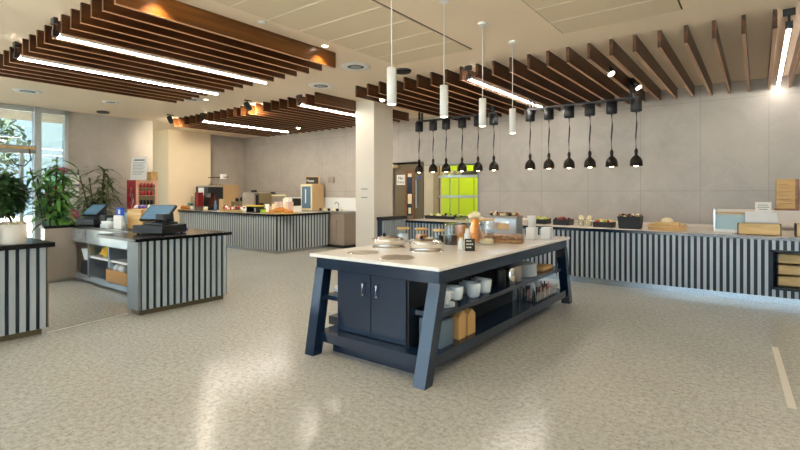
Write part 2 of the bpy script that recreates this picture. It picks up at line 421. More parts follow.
BP = .2575
def canopy(label, xs, y0, y1, loc, first=None):
    t = thing('batten_canopy', label, 'ceiling canopy', (loc[0], loc[1], BB))
    me = None
    for i, x in enumerate(xs):
        if first and i == 0:
            MB().box(x-loc[0]-.02, x-loc[0]+.02, y0-loc[1], y1-loc[1], .002, .2).m(1).box(x-loc[0]-.02, x-loc[0]+.02, y0-loc[1], y1-loc[1], 0, .002).build('batten', ['walnut_front', 'batten_edge'], t); continue
        if me is None:
            o = MB().box(-.018, .018, y0-loc[1], y1-loc[1], .002, .2).m(1).box(-.018, .018, y0-loc[1], y1-loc[1], 0, .002).build('batten', ['walnut', 'batten_edge'], t); me = o.data
        else:
            o = bpy.data.objects.new('batten', me); COL.objects.link(o); o.parent = t
        o.location = (x-loc[0], 0, 0)
    return t
xs1 = [-4.5-BP*i for i in range(17)]
canopy('nearest suspended canopy of walnut battens over the entrance side, upper left', xs1, 1.8, 4.5, (-6.5, 3.1), first=True)
xs2 = [-6.53-BP*i for i in range(21)]
c2 = canopy('rear left canopy of walnut battens above the coffee counter', [x for x in xs2], 6.03, 8.95, (-9, 7.5))
xs3 = [-5.57+.2595*i for i in range(30)]
canopy('long canopy of walnut battens running to the wall above the buffet counter', xs3, 6.1, 9.68, (-2, 8))

def strip(x, y0, y1, label, dk='strip'):
    t = thing('strip_light', label, 'light', (x, (y0+y1)/2, BB), 0, 'linear lights between the battens')
    h = (y1-y0)/2
    MB().box(-.018, .018, -h+.02, h-.02, .012, .05).build('housing', 'white', t)
    MB().box(-.016, .016, -h, h, -.004, .012).build('diffuser', dk, t)
    MB().box(-.03, .03, -h-.05, -h, .0, .07).box(-.05, .05, -h-.05, -h-.01, .13, .196).box(-.01, .01, -h-.04, -h-.02, .06, .14).build('end_bracket', 'blackm', t)
strip(-5.96, 1.82, 4.5, 'upper of the two glowing strips in the nearest batten canopy')
strip(-7.3, 1.82, 4.52, 'lower of the two glowing strips in the nearest batten canopy')
strip(-3.38, 6.15, 9.1, 'glowing strip in the batten canopy behind the pendant lights')
strip(-10.36, 6.05, 8.56, 'long glowing strip low in the rear left batten canopy above the coffee machine', 'strip3')
strip(-6.95, 6.05, 8.6, 'glowing strip in the rear left canopy just left of the column', 'strip3')
strip(.25, 6.2, 9.66, 'glowing strip at the far right running to the wall', 'strip2')

def spot(loc, aim, label, e=0):
    t = thing('track_spotlight', label, 'spotlight', loc, 0, 'small spotlights among the battens')
    MB().box(-.02, .02, -.08, .08, -.02, 0).tube([(0, 0, -.02), (0, 0, -.1)], .012).build('mount', 'blackm', t)
    d = Vector(aim).normalized(); R = d.to_track_quat('Z', 'Y').to_matrix().to_4x4()
    T = Matrix.Translation((0, 0, -.12)) @ R
    MB().lathe([(.04, -.1), (.058, -.08), (.058, .09)], T=T).build('lamp_body', 'blackm', t)
    MB().lathe([(.046, .091), (.046, .096)], T=T).build('lens', 'lens', t)
    if e:
        l = bpy.data.lights.new('spot', 'SPOT'); l.energy = e; l.color = (1, .85, .62); l.spot_size = math.radians(125); l.spot_blend = 1; l.shadow_soft_size = .04
        lo = bpy.data.objects.new('bulb', l); COL.objects.link(lo); lo.parent = t
        lo.location = Vector((0, 0, -.12))+d*.11; lo.rotation_euler = (-d).to_track_quat('Z', 'Y').to_euler()
spot((-5.47, 6.68, CH), (.6, -.6, -.6), 'lit spotlight beside the top of the column')
spot((-1.69, 7.1, CH), (.55, -.25, -.8), 'lit spotlight between battens above the right heat lamps')
spot((-1.56, 8.3, CH), (.55, -.25, -.8), 'lit spotlight next to the rightmost heat lamp mounting')
spot((-9.6, 8.3, CH), (.5, -.7, -.5), 'lit spotlight deep in the rear left batten canopy')
spot((-11.2, 5.7, CH), (-.75, .65, -.5), 'added spotlight in front of the rear left canopy turned to the cream pillar', 130)  # extra lamp, added only to brighten the pillar
spot((-8.2, 5.75, CH), (-.5, .85, -.35), 'added spotlight in front of the rear left canopy turned to the back wall', 200)  # added fill lamp that lifts the rear wall

def disc(loc, r, label, mk='blackm'):
    tag(MB().lathe([(r*.9, -.04), (r, -.02), (r, 0)], loc, 28).build('ceiling_speaker', mk), label, 'ceiling speaker')
disc((-4.3, 5.75, CH), .13, 'flat black disc on the ceiling above the first pendant light')
disc((-12.0, 4.55, CH), .13, 'small black disc on the ceiling near the entrance glass')
def vent(loc, r, label):
    t = thing('ceiling_diffuser', label, 'air vent', loc, 0, 'round ceiling diffusers')
    MB().lathe([(r*.55, -.012), (r*.9, -.02), (r, -.002)], (0, 0, 0), 32, cap=False).build('outer_ring', 'white', t)
    MB().cyl(r*.62, -.012, -.004, seg=32).build('core', 'darkgap', t)
    MB().lathe([(r*.3, -.02), (r*.42, -.014)], (0, 0, 0), 32).build('centre_plate', 'alud', t)
vent((-4.72, 5.16, CH), .22, 'round air diffuser in the ceiling right of the nearest batten canopy')
vent((-6.05, 6.0-.28, CH), .22, 'round air diffuser in front of the column at ceiling')
vent((-10.65, 2.79, CH), .22, 'leftmost round ceiling diffuser near the entrance glass')
vent((-10.6, 4.16, CH), .15, 'small round diffuser behind the nearest batten canopy')
vent((-9.0, 5.0, CH), .2, 'round diffuser between the two left batten canopies')
def down(loc, label, e=29, sp=math.radians(110)):
    t = thing('downlight', label, 'light', loc, 0, 'recessed downlights')
    MB().lathe([(.036, -.004), (.055, -.008), (.06, 0)], cap=False, seg=24).build('trim_ring', 'white', t)
    MB().cyl(.04, -.005, -.001).build('lens', 'lens', t)
    l = bpy.data.lights.new('downlight', 'SPOT'); l.energy = e; l.color = (1, .80, .55) if e < 30 else (1, .88, .70); l.spot_size = sp; l.spot_blend = .6; l.shadow_soft_size = .04
    lo = bpy.data.objects.new('bulb', l); COL.objects.link(lo); lo.location = (0, 0, -.02); lo.parent = t
down((-4.37, 4.2, CH), 'lit recessed downlight beside the end of the front walnut batten')
down((-4.37, 2.15, CH), 'lit recessed downlight beside the front batten near the top edge')
for i, p in enumerate([(-2.4, -1.5), (-.3, 3.0), (-2.38, 5.6), (-8.8, 5.2), (.9, .6), (-6.0, -1.6), (1.9, 4.6), (-9.8, -.2)]):  # fill downlights added to carry the room's light
    if p == (-2.38, 5.6): continue
    lab = ['behind the viewer, right of the middle', 'between the right ceiling panel and the right wall', '', 'between the two left canopies', 'over the open floor at right', 'behind the viewer, left', 'over the floor before the far right buffet', 'near the entrance behind the viewer'][i]
    down((p[0], p[1], CH), 'added fill downlight in the ceiling '+lab, [40, 50, 0, 60, 40, 30, 70, 40][i], math.radians(150))
tag(MB().lathe([(.03, -.02), (.045, -.01), (.05, 0)], (-4.3, 3.2, CH)).build('smoke_sensor', 'white'), 'tiny white ceiling sensor beside the front walnut batten', 'sensor')

# pendants over the island
def pendant(x, y, label):
    t = thing('pendant_light', label, 'pendant light', (x, y, CH), 0, 'white cylinder pendants above the island')
    MB().lathe([(.045, -.03), (.05, -.02), (.05, 0)]).build('ceiling_rose', 'whitep', t)
    MB().cyl(.005, -.83, -.02, seg=8).build('cord', 'whitep', t)
    MB().cyl(.04, -1.13, -.83, seg=24).build('shade', 'whitep', t)
    MB().cyl(.03, -1.133, -1.13, seg=24).build('lamp', 'lens', t)
PX = -2.4; kx = PX/-2.7
for y, lab in ((3.44, 'nearest and largest'), (4.355, 'second nearest'), (5.25, 'third'), (6.14, 'furthest and smallest')):
    pendant(PX, y*kx, lab+' of the four white cylinder pendants over the island')

# heat lamps
LY = 8.4
def heat_rail(x0, x1, side):
    t = thing('lamp_rail', 'black ceiling rail carrying the %s six heat lamps' % side, 'lamp rail', ((x0+x1)/2, LY, 3.02))
    h = (x1-x0)/2+.06
    MB().box(-h, h, -.02, .02, -.02, .02).build('rail', 'blackm', t)
    for s in (-1, 1):
        MB().box(s*(h-.1)-.05, s*(h-.1)-.02, -.02, .02, .02, .33).box(s*(h-.1)+.02, s*(h-.1)+.05, -.02, .02, .02, .33).build('hanger', 'blackm', t)
heat_rail(-5.84, -4.08, 'left'); heat_rail(-3.35, -1.57, 'right')
def heat_lamp(loc, label):
    t = thing('heat_lamp', label, 'heat lamp', loc, 0, 'bell heat lamps above the buffet')
    MB().lathe([(.07, -.2), (.085, -.19), (.085, 0), (.07, .0)]).build('mounting_can', 'blackm', t)
    MB().tube([(0, 0, -.2), (.008, 0, -.4), (-.006, 0, -.6), (0, 0, -.83)], .011).build('cord', 'blackm', t)
    MB().lathe([(.018, -.80), (.03, -.84), (.022, -.9), (.045, -.92), (.078, -.955), (.094, -1.0), (.098, -1.08), (.092, -1.08), (.085, -1.0), (.03, -.94)], cap=False, seg=24).build('shade', 'bronze', t)
    MB().ball((0, 0, -1.03), .06).build('bulb', 'warmbulb', t)
    return t
lx = [-5.84, -5.48, -5.16, -4.78, -4.42, -4.08, -3.35, -3.0, -2.64, -2.29, -1.94, -1.57]
ords = ['leftmost', 'second from left', 'third from left', 'third from right', 'second from right', 'rightmost']
hl = None
for i, x in enumerate(lx):
    lab = '%s black bell heat lamp of the %s six' % (ords[i % 6], 'left' if i < 6 else 'right')
    if hl is None: hl = heat_lamp((x, LY, 3.0), lab)
    else: dup(hl, (x, LY, 3.0), label=lab)

# ------------------------------------------------------------------ ribbed counters
def ribs_x(mb, x0, x1, y, z0, z1, pitch=.08, w=.037, d=.02, back=1):
    mb.m(1).box(x0, x1, y, y+.03, z0, z1); mb.m(0)
    n = int((x1-x0)/pitch)
    for i in range(n):
        x = x0+(i+.5)*(x1-x0)/n; mb.box(x-w/2, x+w/2, y-d, y+.001, z0, z1)
def ribs_y(mb, x, y0, y1, z0, z1, pitch=.08, w=.046, d=.02, s=1):
    mb.m(1).box(x-.03, x, y0, y1, z0, z1); mb.m(0)
    n = int((y1-y0)/pitch)
    for i in range(n):
        y = y0+(i+.5)*(y1-y0)/n; mb.box(x-.001, x+d, y-w/2, y+w/2, z0, z1)

# buffet counter along the back wall
X0, X1 = -6.0, 3.0
rc = thing('buffet_counter', 'long ribbed blue grey buffet counter along the back wall', 'counter', (-1.5, 8.9, 0))
def L(o): return (o[0]+1.5, o[1]-8.9, o[2])
m = MB(); ribs_x(m, X0+1.5, .13+1.5, 8.05-8.9, .1, .86, .077); ribs_x(m, .13+1.5, 1.45+1.5, -.85, .1, .2, .077); ribs_x(m, .13+1.5, 1.45+1.5, -.85, .73, .86, .077); ribs_x(m, 1.45+1.5, X1+1.5, -.85, .1, .86, .077)
m.build('ribbed_front', ['ribl', 'ribd'], rc)
MB().box(X0+1.5, X1+1.5, -.79, -.77, 0, .1).build('kick_plate', 'steelkick', rc)
MB().box(X0+1.5, X1+1.5, -.9, -.86+.02, .86, .905).build('front_edge', 'navy', rc)
MB().box(X0+1.5, X1+1.5, -.84, .795, .87, .905).build('worktop', 'wash', rc)
n_ = MB(); n_.box(.13+1.5, 1.45+1.5, -.3, -.28, .2, .73); n_.box(.13+1.5, .16+1.5, -.88, -.3, .2, .73); n_.box(1.42+1.5, 1.45+1.5, -.88, -.3, .2, .73)
n_.box(.13+1.5, 1.45+1.5, -.88, -.3, .2, .23); n_.box(.13+1.5, 1.45+1.5, -.88, -.3, .7, .73)
n_.build('niche', 'ribd', rc)
MB().box(X0+1.5, X1+1.5, .765, .795, .905, .945).build('upstand', 'wash', rc)
# stub beside the column
st = thing('counter_end_panel', 'short ribbed panel with thick dark cap against the column', 'panel', (-5.95, 7.62, 0))
m = MB(); ribs_y(m, .03, -.4, .38, .05, .94, .077); m.build('ribbed_face', ['ribl', 'ribd'], st)
MB().box(-.08, .08, -.42, .38, .94, 1.0).build('cap', 'slate', st)
MB().box(-.075, .0, -.4, .38, 0, .94).build('core', 'ribd', st)

# crates in the niche
def crate(mb_loc, wx, dy, h, label, rz=0, grp='wooden crates'):
    t = thing('wooden_crate', label, 'crate', mb_loc, rz, grp)
    a = MB(); a.box(-wx/2, wx/2, -dy/2, -dy/2+.012, 0, h); a.box(-wx/2, wx/2, dy/2-.012, dy/2, 0, h); a.box(-wx/2, wx/2, -dy/2, dy/2, 0, .012)
    a.build('side_board', 'oaky', t)
    MB().box(-wx/2-.012, -wx/2+.001, -dy/2, dy/2, 0, h).build('end_board', 'blackm', t)
    MB().box(wx/2-.001, wx/2+.012, -dy/2, dy/2, 0, h).build('end_board', 'blackm', t)
    return t
for i, (z, lab) in enumerate(((.232, 'bottom'), (.382, 'middle'), (.532, 'top'))):
    crate((.56, 8.36, z), .68, .32, .13, '%s wooden crate in the niche of the buffet counter at far right' % lab, 0, 'wooden crates in the counter niche')
crate((.01, 8.33, .905), .46, .3, .15, 'wooden bin with dark ends on the buffet in front of the glass display')
crate((.72, 8.33, .905), .62, .3, .17, 'wooden bin with dark ends at the far right end of the buffet')

# slanted display
dc = thing('glass_display', 'clear fronted display case on the buffet behind the wooden bin', 'display case', (-.15, 8.75, .905))
MB().box(-.38, .38, -.22, .22, 0, .04).build('base', 'whitep', dc)
MB().hexa([(-.36, -.2, .04), (.0, -.2, .04), (.0, -.19, .04), (-.36, -.19, .04), (-.36, -.12, .26), (0, -.12, .26), (0, -.11, .26), (-.36, -.11, .26)]).build('front_glass', 'displayglass', dc)
MB().box(-.37, .38, -.13, .2, .26, .28).box(-.37, .38, .18, .2, .04, .28).build('top', 'tan', dc)
MB().box(-.39, -.365, -.16, .2, .04, .33).build('side_post', 'steel', dc)
MB().box(.0, .37, -.18, -.02, .04, .16).box(0, .37, -.2, -.02, .16, .3).build('label_panel', 'whitep', dc)
for s in (.18, .21): MB().box(s-.013, s+.013, -.2, -.182, .07, .12).build('price_mark', 'inkb', dc)
pc = thing('price_card', 'small white card standing on top of the glass display case', 'card', (.06, 8.68, 1.205))
MB().box(-.095, .095, -.004, .004, 0, .15).build('card', 'paper', pc)
MB().box(-.06, .06, -.0055, -.004, .1, .108).box(-.07, .07, -.0055, -.004, .07, .078).box(-.05, .05, -.0055, -.004, .04, .048).build('scribble', 'ink', pc)
# wall picture / wooden board
pi = thing('wall_board', 'wooden menu board standing against the wall at far right', 'board', (.36, 9.62, 1.24))
MB().box(-.13, .1, -.06, .05, 0, .46).build('board', 'oak', pi)
MB().box(.1, .145, -.06, .06, 0, .46).box(-.15, .145, -.065, .06, -.03, 0).build('dark_edge', 'doorwood', pi)
ln = MB()
for i in range(6): ln.box(-.1, .02+.05*((i*7) % 3)/2, -.062, -.06, .38-i*.06, .385-i*.06)
ln.build('writing', 'maroon', pi)
tag(MB().box(-.6, 2.8, 9.56, 9.69, .95, 1.22).build('wall_shelf', 'wash'), 'pale shelf ledge against the wall behind the right buffet', 'shelf')

def food_crate(loc, wx, dy, h, mats, label, box='blackm', n=26, rr=.03, rz=0, handles=False):
    t = thing('food_crate', label, 'food container', loc, rz, 'fruit containers along the buffet')
    a = MB(); th = .01
    fl = 1.12 if handles else 1.05
    for (x0, x1, y0, y1) in ((-1, 1, -1, -1), (-1, 1, 1, 1), (-1, -1, -1, 1), (1, 1, -1, 1)):
        bx0, bx1, by0, by1 = x0*wx/2, x1*wx/2, y0*dy/2, y1*dy/2
        if y0 == y1: P = [(bx0, by0-th*(1 if y0 > 0 else 0), 0), (bx1, by0-th*(1 if y0 > 0 else 0), 0), (bx1, by0+th*(1 if y0 < 0 else 0), 0), (bx0, by0+th*(1 if y0 < 0 else 0), 0)]
        else: P = [(bx0-th*(1 if x0 > 0 else 0), by0, 0), (bx0+th*(1 if x0 < 0 else 0), by0, 0), (bx0+th*(1 if x0 < 0 else 0), by1, 0), (bx0-th*(1 if x0 > 0 else 0), by1, 0)]
        a.hexa(P+[(p[0]*fl, p[1]*fl, h) for p in P])
    a.box(-wx/2, wx/2, -dy/2, dy/2, 0, .01)
    a.build('tray', box, t)
    b = MB(); b.m(0).box(-wx/2+.012, wx/2-.012, -dy/2+.012, dy/2-.012, .01, h-.015)
    for i in range(n):
        b.m(random.randrange(len(mats)))
        b.ball((random.uniform(-.42, .42)*wx, random.uniform(-.4, .4)*dy, h-.01+random.uniform(0, .03)), rr*random.uniform(.7, 1.1), sub=1, jit=.08)
    o = b.build('fruit', mats, t); o['kind'] = 'stuff'
    if handles: MB().tube([(-wx/2*1.1, -.03, h), (-wx/2*1.1, -.03, h+.03), (-wx/2*1.1, .03, h+.03), (-wx/2*1.1, .03, h)], .008).tube([(wx/2*1.1, -.03, h), (wx/2*1.1, -.03, h+.03), (wx/2*1.1, .03, h+.03), (wx/2*1.1, .03, h)], .008).build('handle', 'olive', t)
    return t
food_crate((-3.27, 8.75, .905), .27, .3, .09, ['lemon', 'creamf', 'limef'], 'dark crate heaped with yellow and pale fruit beside the white canisters')
food_crate((-2.82, 8.65, .905), .28, .28, .1, ['berry', 'redf', 'berry'], 'dark crate heaped with dark red berries on the buffet')
food_crate((-2.08, 8.5, .905), .3, .26, .09, ['redf', 'limef', 'lemon', 'creamf'], 'dark crate of mixed red, green and yellow fruit on the buffet')
food_crate((-1.66, 8.42, .905), .3, .26, .2, ['olive', 'creamf', 'soil'], 'tall black tub with a pale heap, rightmost of the fruit row', n=18, handles=True)
food_crate((-5.5, 8.95, .905), .9, .3, .07, ['limef', 'creamf', 'soil'], 'long dark tray with green apples in front of the serving hatch', n=30, rr=.04)
cs = [(-2.46, 8.5, 'tilted cup of sliced pale fruit left of the glass cup'), (-2.32, 8.45, 'glass cup of pale yogurt between the berry crate and the mixed crate')]
for x, y, lab in cs:
    t = thing('dessert_cup', lab, 'cup', (x, y, .905), 0, 'dessert cups on the buffet')
    MB().lathe([(.045, 0), (.06, .13), (.055, .13), (.04, .01)], cap=False).build('cup', 'glass', t)
    b = MB(); b.lathe([(.04, .01), (.052, .11), (.03, .13)])
    for i in range(6): b.ball((random.uniform(-.03, .03), random.uniform(-.03, .03), .13+random.uniform(0, .05)), .028, sub=1)
    b.build('filling', 'creamf', t)
# small wooden crate
t = thing('slatted_tray', 'low slatted wooden tray on the middle of the buffet', 'tray', (-1.13, 8.42, .905))
MB().box(-.24, .24, -.13, .13, 0, .012).build('base', 'oak', t)
a = MB()
for z in (.02, .05): a.box(-.24, .24, -.14, -.125, z, z+.022).box(-.24, .24, .125, .14, z, z+.022).box(-.25, -.235, -.13, .13, z, z+.022).box(.235, .25, -.13, .13, z, z+.022)
a.build('slat', 'oak', t)
MB().box(-.17, .17, -.09, .09, .012, .1).build('inner_rack', 'oaky', t)
MB().ball((0, 0, .11), .05, sx=1.8, sy=1).build('bread', 'creamf', t)
t.scale = (1, 1, 1.25)

# hatch interior: lime wall, shelves, crockery
lp = thing('lime_cupboard', 'lime green cupboard doors seen through the serving hatch', 'cupboard', (-6.7, 12.2, 0))
MB().box(-.95, 1.35, 0, .18, 0, 2.3).build('door', 'lime', lp)
g = MB()
for x in (-.35, .15, .75): g.box(x-.008, x+.008, -.004, 0, .7, 2.3)
g.build('door_gap', 'darkgap', lp)
for x in (-.3, .2, .8): MB().cyl(.02, 0, .03, T=Matrix.Translation((x, .0, 1.35)) @ Matrix.Rotation(PI/2, 4, 'X')).build('knob', 'inkb', lp)
MB().box(.45, .58, -.01, 0, 1.45, 1.75).build('notice', 'paper', lp)
ps = thing('hatch_shelf', 'two tier steel shelf standing in the serving hatch', 'shelf', (-5.6, 9.98, .93))
for z in (.43, .92): MB().box(-.72, .48, -.12, .22, z, z+.06).build('shelf_board', 'steel', ps)
for x in (-.7, -.42): MB().tube([(x, 0, 0), (x, 0, .95)], .012).build('post', 'steel', ps)
MB().tube([(.44, .1, 0), (.44, .1, .95)], .012).build('post', 'steel', ps)
for i, (x, w_) in enumerate(((-6.17, .11), (-5.95, .1), (-5.78, .1))):
    tag(MB().lathe([(w_*.5, 0), (w_*.8, .05), (w_, .11), (w_*.95, .11), (w_*.7, .04)], (x, 10.02, 1.91), cap=False).build('bowl', 'creamf'), ['left', 'middle', 'right'][i]+' cream bowl on the top shelf of the hatch', 'bowl', 'bowls on the hatch shelf')
tag(MB().box(-5.68, -5.3, 9.95, 10.1, 1.91, 2.0).build('dark_tray', 'taupe'), 'dark tray on the top shelf of the hatch', 'tray')
hd = MB(); hd.box(-6.2, -5.15, 10.5, 11.2, 2.25, 2.6); tag(hd.build('extractor_hood', 'steel'), 'steel hood glimpsed at the top of the serving hatch', 'extractor hood')
hl_ = bpy.data.lights.new('kitchen', 'AREA'); hl_.energy = 45; hl_.size = 1.0; hl_.color = (1, .93, .8)
kt = thing('kitchen_ceiling_light', 'square ceiling light in the kitchen behind the hatch', 'light', (-5.9, 11.3, CH-.02))
MB().box(-.5, .5, -.5, .5, 0, .02).build('panel', 'white', kt)
o = bpy.data.objects.new('lamp', hl_); COL.objects.link(o); o.location = (0, 0, -.01); o.parent = kt
# ------------------------------------------------------------------ island
isl = thing('island_table', 'navy island table with white quartz top in the centre', 'island', (-2.74, 4.75, 0))
ox, oy = 2.74, -4.75
def I(x0, x1, y0, y1, z0, z1, mb): return mb.box(x0+ox, x1+ox, y0+oy, y1+oy, z0, z1)
I(-3.47, -1.985, 3.13, 6.36, .875, .905, MB()).build('worktop', 'quartz', isl, bevel=.004)
I(-3.425, -2.02, 3.18, 6.31, .765, .875, MB()).build('apron', 'navy', isl)
def leg(sx, sy):
    xo = -2.02 if sx > 0 else -3.425; ln_ = 0 if sx > 0 else .09; xi = xo-sx*.1
    yt = 3.18 if sy < 0 else 6.31; yb = yt+sy*.22; wy = .11
    x0, x1 = min(xo, xi)+ox, max(xo, xi)+ox
    a0, a1 = sorted((yb, yb-sy*wy)); b0, b1 = sorted((yt, yt-sy*wy))
    # outer face just proud of the apron
    e = .012
    x0 -= e if sx < 0 else 0; x1 += e if sx > 0 else 0
    return MB().hexa([(x0+ln_, a0+oy, 0), (x1+ln_, a0+oy, 0), (x1+ln_, a1+oy, 0), (x0+ln_, a1+oy, 0), (x0, b0+oy, .77), (x1, b0+oy, .77), (x1, b1+oy, .77), (x0, b1+oy, .77)])
for sx in (-1, 1):
    for sy in (-1, 1): leg(sx, sy).build('leg', 'navy', isl)
I(-2.34, -2.05, 3.25, 6.3, .47, .51, I(-3.36, -3.16, 3.2, 6.3, .47, .51, I(-3.16, -2.34, 5.3, 6.3, .47, .51, MB()))).build('middle_shelf', 'navy', isl)
I(-3.3, -2.03, 3.07, 6.38, .11, .2, MB()).build('bottom_shelf', 'navy', isl)
I(-3.2, -2.2, 3.18, 5.9, 0, .11, MB()).build('plinth', 'navy', isl)
cb = MB()
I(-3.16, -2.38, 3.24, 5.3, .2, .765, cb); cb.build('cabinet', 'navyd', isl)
for x0, x1, hx in ((-3.16, -2.755, -2.83), (-2.745, -2.34, -2.67)):
    dr = I(x0, x1, 3.2, 3.238, .205, .76, MB()).build('door', 'navy', isl, bevel=.003)
    MB().tube([(hx+ox, 3.185+oy, .57), (hx+ox, 3.175+oy, .575), (hx+ox, 3.175+oy, .675), (hx+ox, 3.185+oy, .68)], .008).build('handle', 'chrome', dr)
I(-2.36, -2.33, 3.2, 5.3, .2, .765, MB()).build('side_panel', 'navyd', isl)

ZI = .905
def chafer(x, y, label, r=.165):
    t = thing('round_chafing_dish', label, 'chafing dish', (x, y, ZI), 0, 'round chafing dishes')
    MB().lathe([(r*1.06, 0), (r*1.08, .008), (r*.98, .015)], seg=36).build('base_ring', 'chrome', t)
    MB().lathe([(r, .012), (r, .075), (r*1.04, .08), (r*1.04, .088)], seg=36).build('pan', 'chrome', t)
    MB().lathe([(r*1.0, .088), (r*.9, .105), (r*.5, .122), (.02, .126)], seg=36).build('lid', 'chrome', t)
    MB().tube([(-r*.8, -.03, .09), (-r*1.25, -.03, .085), (-r*1.25, .03, .085), (-r*.8, .03, .09)], .006).build('lid_handle', 'steelm', t)
    MB().ball((-r*.35, 0, .137), .018).build('knob', 'blackm', t)
chafer(-3.16, 3.97, 'shiny round chafing dish further left, behind the other on the island')
chafer(-2.66, 3.95, 'shiny round chafing dish nearer the island front right edge')
for x, y, lab in ((-3.1, 3.5, 'flush round hob plate at the left island front'), (-2.62, 3.42, 'flush round hob plate nearest the island corner')):
    t = thing('hob_plate', lab, 'hob plate', (x, y, ZI), 0, 'flush hob plates')
    MB().lathe([(.15, 0), (.15, .002)], seg=36).build('plate', 'steelm', t)
    MB().lathe([(.15, .0005), (.156, .003), (.162, .0005)], seg=36, cap=False).build('rim', 'chrome', t)
def jar(x, y, r, h, fill, label, lid='oak', fh=.6, topg=False):
    t = thing('glass_jar', label, 'jar', (x, y, ZI), 0, 'glass jars on the island')
    MB().lathe([(r, 0), (r, h*.9), (r*.9, h)], cap=False, seg=24).build('glass', 'glass', t)
    MB().lathe([(r*.93, .004), (r*.93, h*fh), (r*.5, h*fh+.012)], seg=20).build('contents', fill, t)
    MB().lathe([(r*1.05, h), (r*1.08, h+.01), (r*1.05, h+.022)], seg=24).build('lid', lid, t)
jar(-3.36, 4.5, .07, .155, 'china', 'wood lidded jar of pale contents, leftmost on the island')
jar(-3.12, 4.53, .07, .155, 'cereal', 'wood lidded jar of amber cereal, second from left on the island')
jar(-2.9, 4.56, .062, .15, 'beans', 'wood lidded jar with dark nuts, third from left on the island', lid='oaky')
jar(-2.76, 4.6, .075, .22, 'beans', 'glass lidded jar of black and white sweets behind the white cup', lid='glass', fh=.45)
jar(-2.93, 5.15, .08, .25, 'cereal', 'tall glass jar of corn flakes behind the sweet jar', lid='glass', fh=.7)
jar(-2.62, 5.0, .08, .26, 'orange', 'glass jar of orange segments between the fruit jug and the corn flakes', lid='glass', fh=.5)
jar(-2.46, 4.88, .085, .27, 'creamf', 'tall glass dispenser with wood disc right of the orange jug', lid='oaky', fh=.2)
jg = thing('fruit_water_jug', 'tall glass jug filled with orange slices', 'jug', (-2.48, 4.6, ZI))
jg.scale = (1.15, 1.15, 1.18)
MB().lathe([(.06, 0), (.065, .1), (.055, .22), (.06, .27)], cap=False, seg=24).build('glass', 'glass', jg)
b = MB(); random.seed(4)
for i in range(14): b.ball((random.uniform(-.025, .025), random.uniform(-.025, .025), .05+i*.014), .04, sub=1)
b.build('orange_slices', 'orange', jg)
b = MB()
for i in range(8): b.ball((random.uniform(-.04, .04), random.uniform(-.04, .04), .26+random.uniform(0, .04)), .03, sub=1, jit=.15)
b.build('ice', 'creamf', jg)
MB().tube([(.06, 0, .06), (.1, 0, .08), (.1, 0, .18), (.06, 0, .21)], .007).build('handle', 'glass', jg)
for x, y, h, lab in ((-2.44, 4.27, .11, 'low white cup on the island left of the chalk sign'), (-2.42, 4.36, .2, 'tall white bottle on the island behind the chalk sign')):
    t = thing('white_bottle', lab, 'bottle', (x, y, ZI), 0, 'white bottles on the island')
    MB().lathe([(.03, 0), (.032, .01), (.032, h*.75), (.02, h*.9), (.02, h)], seg=18).build('body', 'whitep', t)
    MB().lathe([(.021, h), (.021, h+.015)], seg=18).build('cap', 'creamf', t)
cs = thing('chalk_sign', 'small leaning slate sign with chalk writing on the island', 'sign', (-2.31, 4.22, ZI), math.radians(35))
T = Matrix.Rotation(math.radians(-12), 4, 'X')
MB().box(-.05, .05, -.004, .004, 0, .125, T=T).build('slate', 'slate', cs)
a = MB()
for i in range(3):
    for j in range(3+i % 2): a.box(-.035+j*.018, -.023+j*.018, -.0055, -.004, .095-i*.032, .107-i*.032, T=T)
a.build('chalk_scribble', 'chalk', cs)
wb = thing('wooden_board', 'stacked rough wooden serving boards near the island far end', 'serving board', (-2.5, 5.25, ZI), math.radians(20))
MB().box(-.33, .3, -.2, .2, 0, .04).build('lower_board', 'olive', wb, bevel=.006)
MB().box(-.05, .3, -.16, .14, .04, .085).build('upper_board', 'olive', wb, bevel=.008)
MB().box(-.28, -.08, -.15, .13, .04, .09).build('bread_loaf', 'bread', wb, bevel=.015)
tw = thing('steel_bread_warmer', 'stainless countertop warmer with rolls on top behind the wooden board', 'food warmer', (-2.8, 6.06, ZI), math.radians(8))
tw.scale = (1.08, 1.1, 1.25)
MB().box(-.21, .21, -.15, .15, .02, .2).build('body', 'steel', tw, bevel=.01)
MB().box(-.17, .12, -.158, -.15, .07, .16).build('window', 'chrome', tw)
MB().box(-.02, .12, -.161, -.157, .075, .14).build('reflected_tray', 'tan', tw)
MB().box(-.22, .22, -.16, .16, .2, .215).build('top_tray', 'steelm', tw)
for sx in (-.18, .18):
    for sy in (-.12, .12): MB().cyl(.015, 0, .02, (sx, sy), 10).build('foot', 'blackm', tw)
b = MB(); random.seed(9)
for i in range(22): b.m(i % 3).ball((random.uniform(-.19, .19), random.uniform(-.12, .12), .23+random.uniform(0, .012)), .03, sz=.7, sub=1, jit=.1)
b.build('food', ['bread', 'beans', 'creamf'], tw)['kind'] = 'stuff'
def canister(x, y, w_, h, label, name='white_canister', nm='paper'):
    tag(MB().box(x-w_/2, x+w_/2, y-w_/2, y+w_/2, ZI, ZI+h).build(name, 'whitep', bevel=.006), label, 'box', 'white boxes on the island')
canister(-2.27, 5.75, .115, .15, 'taller white box beneath the cup stack at the island far end')
t = tag(MB().lathe([(.045, 0), (.055, .13), (.058, .135), (.058, .145)], (-2.27, 5.75, ZI+.15), seg=24).build('cup_stack', 'whitep'), 'stack of white paper cups on the taller white box', 'cups')
canister(-2.12, 5.87, .115, .15, 'small white box at the right corner of the island far end')

